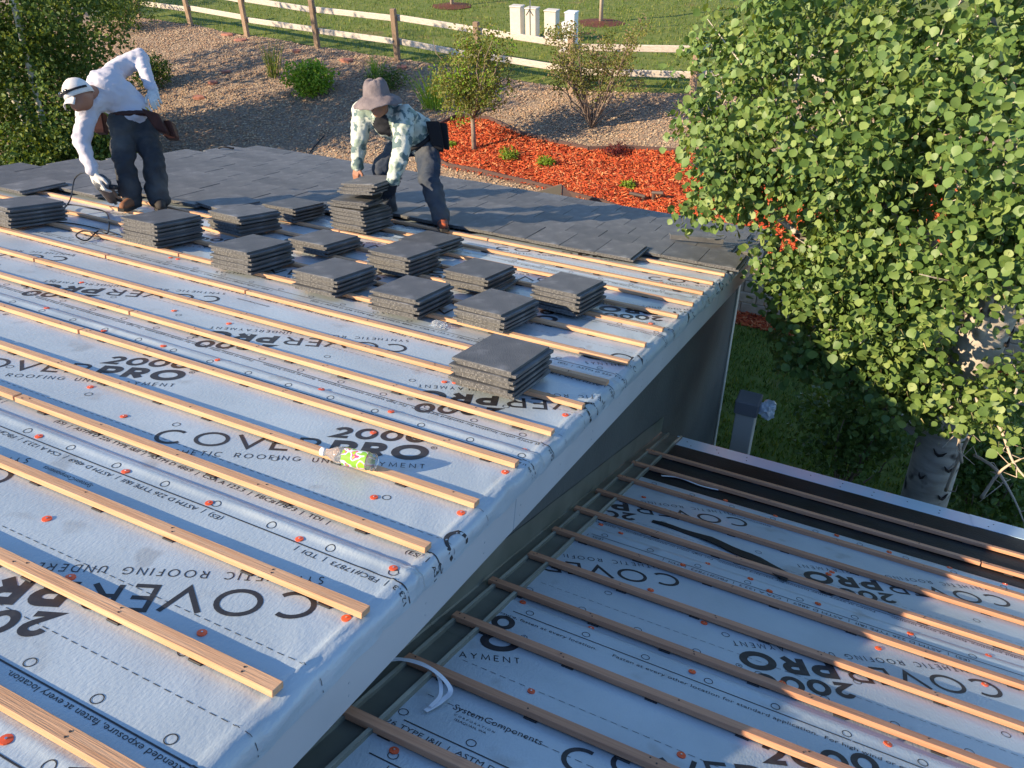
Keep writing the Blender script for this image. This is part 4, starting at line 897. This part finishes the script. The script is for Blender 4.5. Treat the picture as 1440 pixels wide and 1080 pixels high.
for i, (px, py, s, lb) in enumerate(((488, 86, .17, 'flat red flagstone on bare earth near a fence post'), (565, 96, .14, 'flat red flagstone below the dark fence post'), (340, 58, .2, 'flat red flagstone at the foot of the fence by the lawn'), (320, 50, .17, 'small red flagstone beside the fence foot flagstone'), (280, 138, .16, 'red flagstone lying on shaded gravel behind the worker in white'), (418, 73, .15, 'red flagstone beside the tall grass tuft'), (318, 103, .13, 'red flagstone half sunk in gravel uphill of the worker'), (300, 118, .12, 'small red flagstone among shaded gravel'))):
    p = on_t(px, py); vs = []; n = 7
    rr = [s*random.uniform(.7, 1.15) for _ in range(n)]
    for zz, k in ((-.02, 1), (.035, 1), (.05, .85)): vs += [p+Vector((rr[j]*k*math.cos(2*PI*j/n), rr[j]*k*.75*math.sin(2*PI*j/n), zz)) for j in range(n)]
    prop(mesh('flagstone', vs, [(k*n+j, k*n+(j+1) % n, (k+1)*n+(j+1) % n, (k+1)*n+j) for k in range(2) for j in range(n)]+[tuple(range(2*n, 3*n))], M_flag), lb, 'flagstone', 'red flagstones on the gravel')
# window-well cover and pipes between roof and mulch
p = Vector((-3.45, 10.9, tz(-3.4, 10.9)))
ww = empty('window_well', p, 'dark metal window well with slanted cover at the edge of the mulch', 'window well')
M_well = mat('bronze_metal', (.11, .075, .06), .5, (.08, .055, .045), 6); M_wellc = mat('olive_cover', (.07, .062, .045), .6)
q = [on_z(748, 273, -3.42), on_z(790, 285, -3.42), on_z(790, 260, -3.25), on_z(810, 286, -3.42)]
a_, b_2, c_, d_ = q[0], q[1]+Vector((0, -.05, 0)), q[2], q[3]
mesh('cover', [a_, b_2, c_, a_+Z*.02, b_2+Z*.02, c_+Z*.02], [(0, 2, 1), (3, 4, 5), (0, 1, 4, 3), (1, 2, 5, 4), (2, 0, 3, 5)], M_wellc, ww)
mesh('side_panel', [c_+EX*.006, d_, d_+Z*-.35, b_2+Z*-.35+EX*.006, b_2+EX*.006, c_+EX*.03, d_+EX*.03, d_+EX*.03+Z*-.35, b_2+EX*.036+Z*-.35, b_2+EX*.036], [(0, 4, 3, 2, 1), (5, 6, 7, 8, 9), (0, 1, 6, 5), (1, 2, 7, 6)], M_well, ww)
B().tube([a_, c_], .022, 6).build('cover_frame', M_well, ww); B().tube([a_, b_2], .018, 6).build('cover_frame', M_well, ww)
for px, h, lb, dx in ((903, .30, 'lower rusty brown bent pipe standing in the mulch', -.24), (917, .36, 'taller rusty brown bent pipe standing in the mulch', .16)):
    p = on_z(px, 300, -3.85); e = empty('vent_pipe', p, lb, 'pipe'); B().tube([p-Z*.1, p+Z*h], .03, 8).build('upright', M_well, e); B().tube([p+Z*h+EX*-.03*(1 if dx > 0 else -1), p+Z*(h+.02)+EX*dx], .03, 8).build('elbow', M_well, e)
# square post with cap beyond the lower eave
pst = empty('square_post', (.36, 5.0, -4.5), 'grey square post with dark cap and crumpled plastic beyond the lower eave', 'post')
M_postg = mat('post_grey', (.50, .48, .44), .7); B().box((.28, 4.92, -4.5), (.165, 0, 0), (0, .16, 0), (0, 0, 1.98), c=.006).build('shaft', M_postg, pst)
B().box((.265, 4.905, -2.52), (.195, 0, 0), (0, .19, 0), (0, 0, .135), c=.008).build('cap', mat('post_cap', (.20, .20, .21), .7), pst)
crumple('crumpled_plastic', (.52, 5.0, -2.46), .075, mat('blue_white_film', (.60, .66, .72), .25, spec=.6), 'crumpled blue white plastic film stuck to the square post', 'plastic', 11, 3, (.9, .9, 1))
# ---------------------------------------------------------------- plants
def leaf_card(p, n, d, ln, wd, fold_=.25):
    """six-vertex folded leaf: (verts, faces)"""
    s = d.cross(n).normalized(); up = n*fold_*wd
    return [p, p+d*ln*.35+s*wd*.5+up, p+d*ln*.8+s*wd*.33+up*.8, p+d*ln, p+d*ln*.8-s*wd*.33+up*.8, p+d*ln*.35-s*wd*.5+up], [(0, 1, 2, 3), (0, 3, 4, 5)]
def rv(r=random): 
    while True:
        v = Vector((r.uniform(-1, 1), r.uniform(-1, 1), r.uniform(-1, 1)))
        if .05 < v.length < 1: return v
def foliage(name, centers, per, spread, ln, wd, mats, parent, bias=(0, 0, .4), wts=None, kind='stuff'):
    vs = []; fs = []; mi = []; bias = Vector(bias)
    for c in centers:
        tone = random.random()
        for _ in range(per):
            p = c+rv()*spread; n = (rv().normalized()+bias).normalized(); d = rv().normalized(); d = (d-n*d.dot(n)).normalized()
            k = random.uniform(.7, 1.25); v, f = leaf_card(p, n, d, ln*k, wd*k); b0 = len(vs); vs += v; fs += [tuple(i+b0 for i in g_) for g_ in f]
            m_ = min(len(mats)-1, int((tone*.6+random.random()*.4)*len(mats))) if not wts else random.choices(range(len(mats)), wts)[0]; mi += [m_]*2
    o = mesh(name, vs, fs, mats, parent, False, mi); 
    if kind: prop(o, kind=kind)
    return o
def ell(c, r, n, shell_=.55):
    out = []; c = Vector(c)
    for _ in range(n):
        d = rv().normalized(); t = (shell_+(1-shell_)*random.random()) if random.random() < .75 else random.random()
        q = 1+.28*fbm(d.x*2.2+c.x, d.y*2.2+c.y, d.z*2.2)
        out.append(c+Vector((d.x*r[0], d.y*r[1], d.z*r[2]))*t*q)
    return out
def branchy(b, base, tips, r0, r1, wob=.12, n=6):
    for t in tips:
        pts = [Vector(base)]
        for i in range(1, n+1): pts.append(Vector(base).lerp(Vector(t), i/n)+rv()*wob*(i/n)*(1 if i < n else .3))
        b.tube(pts, [r0+(r1-r0)*i/n for i in range(n+1)], 6)
    return b
# left birch clump
bt = empty('birch_tree', (-13.2, 8.5, tz(-13.2, 8.5)), 'dense leafy birch clump beyond the far end of the finished roof', 'tree'); BC = Vector((-13.2, 8.5, tz(-13.2, 8.5)))
cs = ell(BC+Vector((-.6, .2, 1.6)), (2.3, 2.0, 1.9), 1300)+ell(BC+Vector((-.3, .6, 3.9)), (2.2, 2.0, 2.0), 1100)+ell(BC+Vector((.9, -.3, .8)), (1.2, 1.2, .9), 420)
foliage('crown', cs, 19, .20, .075, .055, M_birch, bt, (-.3, -.3, .4))
b = B(); M_bb = mat('birch_bark', (.6, .57, .5), .8, (.2, .17, .14), 9, (1, 1, 3), lo=.55, hi=.75)
branchy(b, BC, [BC+Vector((dx, dy, 5.2)) for dx, dy in ((-.9, .2), (.1, .5), (.8, -.1), (-.2, -.7))], .07, .02, .12); b.build('trunk', M_bb, bt, True)
for i, (tx, ty) in enumerate(((-18.0, 9.6),)):
    q = Vector((tx, ty, tz(tx, ty))); e = empty('birch_tree', q, ('birch standing farther along the gravel beyond the leafy clump', 'birch standing beside the house beyond the roof end')[i], 'tree')
    foliage('crown', ell(q+Z*4.4, (1.9, 1.9, 2.2), 260), 11, .24, .09, .07, M_birch, e, (-.3, -.3, .4)); branchy(B(), q, [q+Vector((dx, dy, 5.6)) for dx, dy in ((-.5, .2), (.4, .3), (.1, -.5))], .08, .02, .12).build('trunk', M_bb, e, True)
# dark bush beside it, and dry twiggy shrub uphill
def bush(name, p, r, n, per, ln, mats, label, cat, stem=M_bark, spread=.13, group=None, bias=(0, 0, .4)):
    e = empty(name, p, label, cat, group); foliage('leaves', ell(Vector(p)+Z*r[2]*.95, r, n, .35), per, spread, ln, ln*.6, mats, e, bias)
    branchy(B(), p, [Vector(p)+Vector((random.uniform(-.7, .7)*r[0], random.uniform(-.7, .7)*r[1], r[2]*random.uniform(1.2, 1.9))) for _ in range(8)], .014, .004, .07).build('stems', stem, e, True); return e
bush('shrub', on_t(218, 122), (.45, .45, .36), 150, 12, .06, M_birch, 'small dark green bush on the gravel behind the worker in white', 'shrub')
bush('shrub', on_t(175, 40), (1.1, .8, .55), 260, 12, .06, M_birch, 'dark shaded shrub at the top of the gravel near the birch', 'shrub')
bush('shrub', on_t(60, 20), (1.6, 1.2, 1.4), 500, 12, .07, M_birch, 'large dark shrub behind the birch clump', 'shrub')
bush('shrub', on_t(438, 133), (.56, .5, .36), 190, 14, .07, M_bush, 'bright yellow green bush on the gravel slope', 'shrub', spread=.11)
bush('shrub', on_t(545, 126), (.5, .4, .22), 90, 12, .05, M_birch, 'low dark green shrub behind the bucket hat', 'shrub')
def tuft(p, n, h, sp, label, mats, group='ornamental grass tufts'):
    vs = []; fs = []; mi = []
    for _ in range(n):
        q = Vector(p)+Vector((random.uniform(-.12, .12)*sp, random.uniform(-.12, .12)*sp, 0)); d = Vector((random.uniform(-1, 1)*sp*.35, random.uniform(-1, 1)*sp*.35, 1)).normalized(); hh = h*random.uniform(.5, 1.1); s = Vector((math.cos(_), math.sin(_), 0))*.008; i = len(vs)
        vs += [q-s, q+s, q+d*hh*.6+s*.8, q+d*hh*.6-s*.8, q+d*hh+Vector((d.x, d.y, -.2))*hh*.25]; fs += [(i, i+1, i+2, i+3), (i+3, i+2, i+4)]; mi += [random.randrange(len(mats))]*2
    o = mesh('ornamental_grass', vs, fs, mats, None, False, mi); return prop(o, label, 'grass tuft', group)
tuft(on_t(385, 108), 60, .95, 1, 'tall thin grass tuft on the shaded gravel below the fence', M_blade); tuft(on_t(610, 152), 120, 1.0, 1.6, 'tall green grass tuft beside the young tree', M_bush); tuft(on_t(528, 108), 50, .55, 1.2, 'short pale grass tuft behind the bucket hat', M_bush)
# young tree in the mulch
p = on_t(667, 213); yt = empty('young_tree', p, 'young leafy tree with a short trunk standing in red mulch', 'tree')
b = B(); tp = [p+Vector((random.uniform(-.85, .75), random.uniform(-.6, .6), random.uniform(1.0, 2.2))) for _ in range(14)]; fk = p+Z*.62; b.tube([p-Z*.1, p+Z*.3, fk], [.055, .042, .04], 8); branchy(b, fk, tp, .025, .005, .10); b.build('trunk', M_bark, yt, True)
foliage('crown', ell(p+Vector((-.02, 0, 1.18)), (.86, .75, .62), 330, .3)+ell(p+Vector((.15, .1, 1.75)), (.62, .5, .55), 110, .3), 11, .13, .055, .036, M_olive[:2]+M_bush[:1], yt, (0, -.2, .4))
# sparse shrub on gravel, taller, twiggy
p = on_t(832, 180); ss = empty('shrub', p, 'sparse twiggy shrub with many bare stems on the gravel', 'shrub'); tp = [p+Vector((random.uniform(-.95, .95), random.uniform(-.5, .5), random.uniform(.7, 1.75))) for _ in range(34)]
branchy(B(), p, tp, .018, .004, .12).build('stems', M_bark, ss, True); foliage('leaves', [t+rv()*.12 for t in tp for _ in range(10)]+ell(p+Z*1.05, (.95, .6, .65), 190, .3), 10, .13, .045, .03, M_olive, ss)
for px, py, s, lb in ((715, 226, .20, 'low grey green plant in the mulch beside the young tree'), (767, 234, .16, 'low bright green plant in the middle of the mulch'), (883, 266, .13, 'small green plant alone in the mulch near the pipes'), (634, 208, .10, 'tiny green plant in the mulch behind the tool pouch')):
    p = on_t(px, py); e = empty('ground_plant', p, lb, 'plant', 'small plants in the mulch'); foliage('leaves', ell(p+Z*s*.5, (s, s*.8, s*.55), 60, .3), 8, .045, .05, .02, M_bush+M_olive[:1], e, (0, 0, 1)); branchy(B(), p, [p+rv()*s+Z*s*.6 for _ in range(6)], .006, .002, .02).build('stems', M_bark, e)
M_redl = [mat('barberry_leaf', (.10, .018, .02), .7, trans=.2)]
p = on_t(866, 222); e = empty('ground_plant', p, 'dark red leafed plant near the uphill edge of the mulch', 'plant'); foliage('leaves', ell(p+Z*.13, (.24, .2, .15), 70, .3), 7, .06, .035, .02, M_redl, e); branchy(B(), p, [p+rv()*.2+Z*.15 for _ in range(6)], .006, .002, .02).build('stems', M_bark, e)
# lawn trees: only trunks and their mulch rings are in view
for px, py, lb in ((636, 9, 'slim lawn tree trunk in a brown mulch ring far behind the fence'), (845, 33, 'slim lawn tree trunk in a mulch ring beyond the utility cabinets')):
    p = on_t(px, py); e = empty('lawn_tree', p, lb, 'tree'); B().tube([p, p+Z*1.2, p+Z*2.4, p+Z*3.6], [.06, .05, .045, .03], 8).build('trunk', M_twig, e, True)
    foliage('crown', ell(p+Z*4.2, (1.3, 1.3, 1.2), 420), 12, .22, .09, .06, M_birch, e)
    n = 18; mesh('mulch_ring', [p+Vector((.62*math.cos(2*PI*i/n)*random.uniform(.9, 1.1), .55*math.sin(2*PI*i/n), .012)) for i in range(n)]+[p+Z*.07], [(i, (i+1) % n, n) for i in range(n)], mat('ring_mulch', (.13, .045, .025), .95, (.08, .03, .02), 20, bump=.8), e)
# ---------------------------------------------------------------- the big aspen beside the lower roof
TB = Vector((1.90, 5.35, -4.5)); asp = empty('aspen_tree', TB, 'large aspen with round green leaves and pale bark beside the lower roof', 'tree')
b = B(); tpts = [TB-Z*.1, TB+Z*.5, TB+Vector((.02, 0, 1.2)), TB+Vector((-.02, .02, 2.0)), TB+Vector((.0, .0, 3.0)), TB+Vector((.1, -.1, 4.2)), TB+Vector((.15, -.1, 5.6)), TB+Vector((.1, 0, 7.2))]
b.tube(tpts, [.23, .19, .185, .18, .165, .13, .09, .03], 14); b.build('trunk', M_abark, asp, True)
M_scar = mat('bark_scar', (.045, .035, .03), .9)
for i in range(16):                                  # dark eye-shaped scars on the bark
    zz = 1.0+i*.16+random.uniform(-.05, .05); a0 = random.uniform(PI*.95, PI*1.95); rr = .188-.012*zz/3+.0
    c = tpts[2].lerp(tpts[4], min(1, max(0, (zz-1.2)/1.8))); c = Vector((c.x, c.y, TB.z+zz)); w_ = random.uniform(.25, .6)
    B().tube([c+Vector((math.cos(a0+w_*(t-.5))*(rr-.004), math.sin(a0+w_*(t-.5))*(rr-.004), -.05*math.sin(PI*t))) for t in (0, .25, .5, .75, 1)], [.003, .011, .015, .011, .003], 6).build('bark_scar', M_scar, asp, True)
LOBES = [((1270, 90), 6.3, (1.62, 1.5, 1.7), 1150), ((1455, 200), 5.4, (1.05, 1.1, 1.2), 520), ((1040, 90), 6.9, (.60, .7, .85), 230), ((1010, 235), 6.6, (.42, .6, .40), 150), ((1155, 330), 6.5, (.60, .7, .60), 300), ((1200, 440), 6.3, (.62, .6, .55), 300), ((1300, 400), 5.9, (.75, .7, .65), 330), ((1290, 520), 6.2, (.62, .6, .38), 200), ((1410, 340), 5.3, (.62, .6, .55), 220), ((1425, 560), 5.6, (.42, .5, .26), 70), ((1140, 475), 6.9, (.30, .4, .30), 90), ((1380, -120), 6.0, (1.9, 1.6, 1.3), 600), ((1180, 200), 6.0, (.8, .7, .8), 330)]
cl = []
for (px, py), dpt, r, n in LOBES:
    c = at(px, py, dpt)
    for q in ell(c, r, n, .55):
        x_, y_, d_ = pix(q)
        if ((x_-1365)/48)**2+((y_-488)/55)**2 < 1: continue               # opening in the crown round the trunk
        if q.z < -3.2 or fbm(q.x*1.7, q.y*1.7, q.z*1.7) < -.12: continue
        cl.append(q)
b = B(); lim = []
for c, dpt, r, n in LOBES:
    t = at(*c, dpt); s = TB+Z*max(1.6, min(5.5, (t.z-TB.z)*.72)); pts = [s, s.lerp(t, .35)+rv()*.1, s.lerp(t, .7)+rv()*.12, t]; b.tube(pts, [.055, .04, .025, .012], 7)
    for _ in range(9):
        q = t+Vector([rv()[i]*r[i]*.8 for i in range(3)]); st = pts[2].lerp(t, random.random()); b.tube([st, st.lerp(q, .5)+rv()*.06, q], [.012, .008, .003], 5)
b.build('limbs', M_abark, asp, True)
def aleaf():
    n = 12; pr = [(.0, 0), (.10, .30), (.32, .50), (.58, .47), (.80, .28), (1, 0)]
    vs = [Vector((0, y, .10*(0.25-(y-.5)**2))) for y, x in pr]; v = []
    right = [Vector((x, y, .16*x)) for y, x in pr[1:-1]]; left = [Vector((-x, y, .16*x)) for y, x in pr[1:-1]]
    v = [Vector((0, 0, 0))]+right+[Vector((0, 1, 0))]+left+[Vector((0, .5, -.02))]
    return v, [(0, 1, 2, 10), (10, 2, 3), (10, 3, 4, 5), (0, 10, 7, 6), (10, 8, 7), (10, 5, 9, 8)]
LV, LF = aleaf(); tosun = -SUN
LEAVES = []
for c in cl:
    tone = random.random(); cdir = (c-(TB+Z*4.2)).normalized()
    for _ in range(14):
        p = c+rv()*.16; n = (rv().normalized()*.9+cdir*.35+tosun*.35+Vector((0, -.2, .1))).normalized(); d = (rv()*.7+Vector((0, 0, -.75))).normalized(); d = (d-n*d.dot(n)).normalized(); s = random.choice((.036, .045, .052, .058, .065, .072))*random.uniform(.9, 1.1)
        LEAVES.append((p, n, d, s, random.choices((0, 1, 2), (5, 3, 2) if tone > .4 else (4, 5, 1))[0]))
def vis(l):
    x_, y_, d_ = pix(l[0]); return 0 < x_ < 1440 and 0 < y_ < 1080
front = sorted([l for l in LEAVES if vis(l) and l[1].dot((CAM-l[0]).normalized()) > .45], key=lambda l: (l[0]-CAM).length/l[3])[:300]; fid = set(id(l) for l in front)
def lmat(l): s_ = l[2].cross(l[1]).normalized(); return Matrix(((s_.x*l[3], l[2].x*l[3], l[1].x*l[3], l[0].x), (s_.y*l[3], l[2].y*l[3], l[1].y*l[3], l[0].y), (s_.z*l[3], l[2].z*l[3], l[1].z*l[3], l[0].z), (0, 0, 0, 1)))
lmes = []
for m in M_aspen[:3]:
    me = bpy.data.meshes.new('leaf'); me.from_pydata([tuple(v) for v in LV], [], LF); me.materials.append(m); me.shade_smooth(); lmes.append(me)
inv = Matrix.Translation(-TB)
for l in front:
    o = bpy.data.objects.new('leaf', lmes[l[4]]); COL.objects.link(o); o.parent = asp; o.matrix_basis = inv @ lmat(l)
vs = []; fs = []; mi = []
for l in LEAVES:
    if id(l) in fid: continue
    M = lmat(l); i = len(vs); vs += [M @ v for v in LV]; fs += [tuple(k+i for k in f) for f in LF]; mi += [l[4]]*len(LF)
for c in cl:                                        # dry catkins and petioles
    for _ in range(2):
        p = c+rv()*.17; d = (rv()*.5-Z*.6).normalized()*random.uniform(.03, .07); s = d.orthogonal().normalized()*.004; i = len(vs); vs += [p-s, p+s, p+d]; fs.append((i, i+1, i+2)); mi.append(3)
o = mesh('leaves', vs, fs, M_aspen, asp, True, mi); prop(o, kind='stuff')
# bare pale branches low at the side of the trunk
b = B()
for seg in (((1330, 690, 6.4), (1365, 610, 5.9), (1400, 585, 5.6), (1445, 560, 5.3)), ((1370, 560, 5.6), (1405, 600, 5.5), (1425, 650, 5.4), (1450, 680, 5.3)), ((1370, 640, 6.1), (1400, 660, 5.9), (1425, 700, 5.8), (1440, 735, 5.8)), ((1380, 700, 6.0), (1410, 660, 5.8), (1450, 640, 5.7)), ((1360, 600, 5.9), (1350, 570, 5.8), (1362, 555, 5.8)), ((1352, 650, 6.0), (1350, 610, 5.8), (1372, 600, 5.8), (1378, 585, 5.7))):
    P = spline([at(*s) for s in seg], 6); n = len(P); b.tube(P, [.014-.010*i/n for i in range(n)], 6)
    for _ in range(5):
        q = random.choice(P); b.tube([q, q+rv()*.09, q+rv()*.2], [.005, .004, .002], 5)
b.build('bare_branches', M_twig, asp, True)
# shaded undergrowth round the trunk foot
for px, py, dp, r, n, lb in ((1205, 600, 8.0, (.62, .6, .6), 220, 'dark leafy undergrowth in shade beside the aspen trunk'), (1400, 660, 7.6, (.8, .6, .55), 240, 'dark shaded undergrowth behind the bare branches')):
    c = at(px, py, dp); gp = Vector((c.x, c.y, -4.5)); e = empty('undergrowth_shrub', gp, lb, 'shrub')
    foliage('leaves', ell(c, r, n, .3), 11, .14, .065, .055, M_aspen[:2], e); branchy(B(), gp, [c+Vector([rv()[i]*r[i] for i in range(3)]) for _ in range(14)], .014, .004, .08).build('stems', M_bark, e, True)
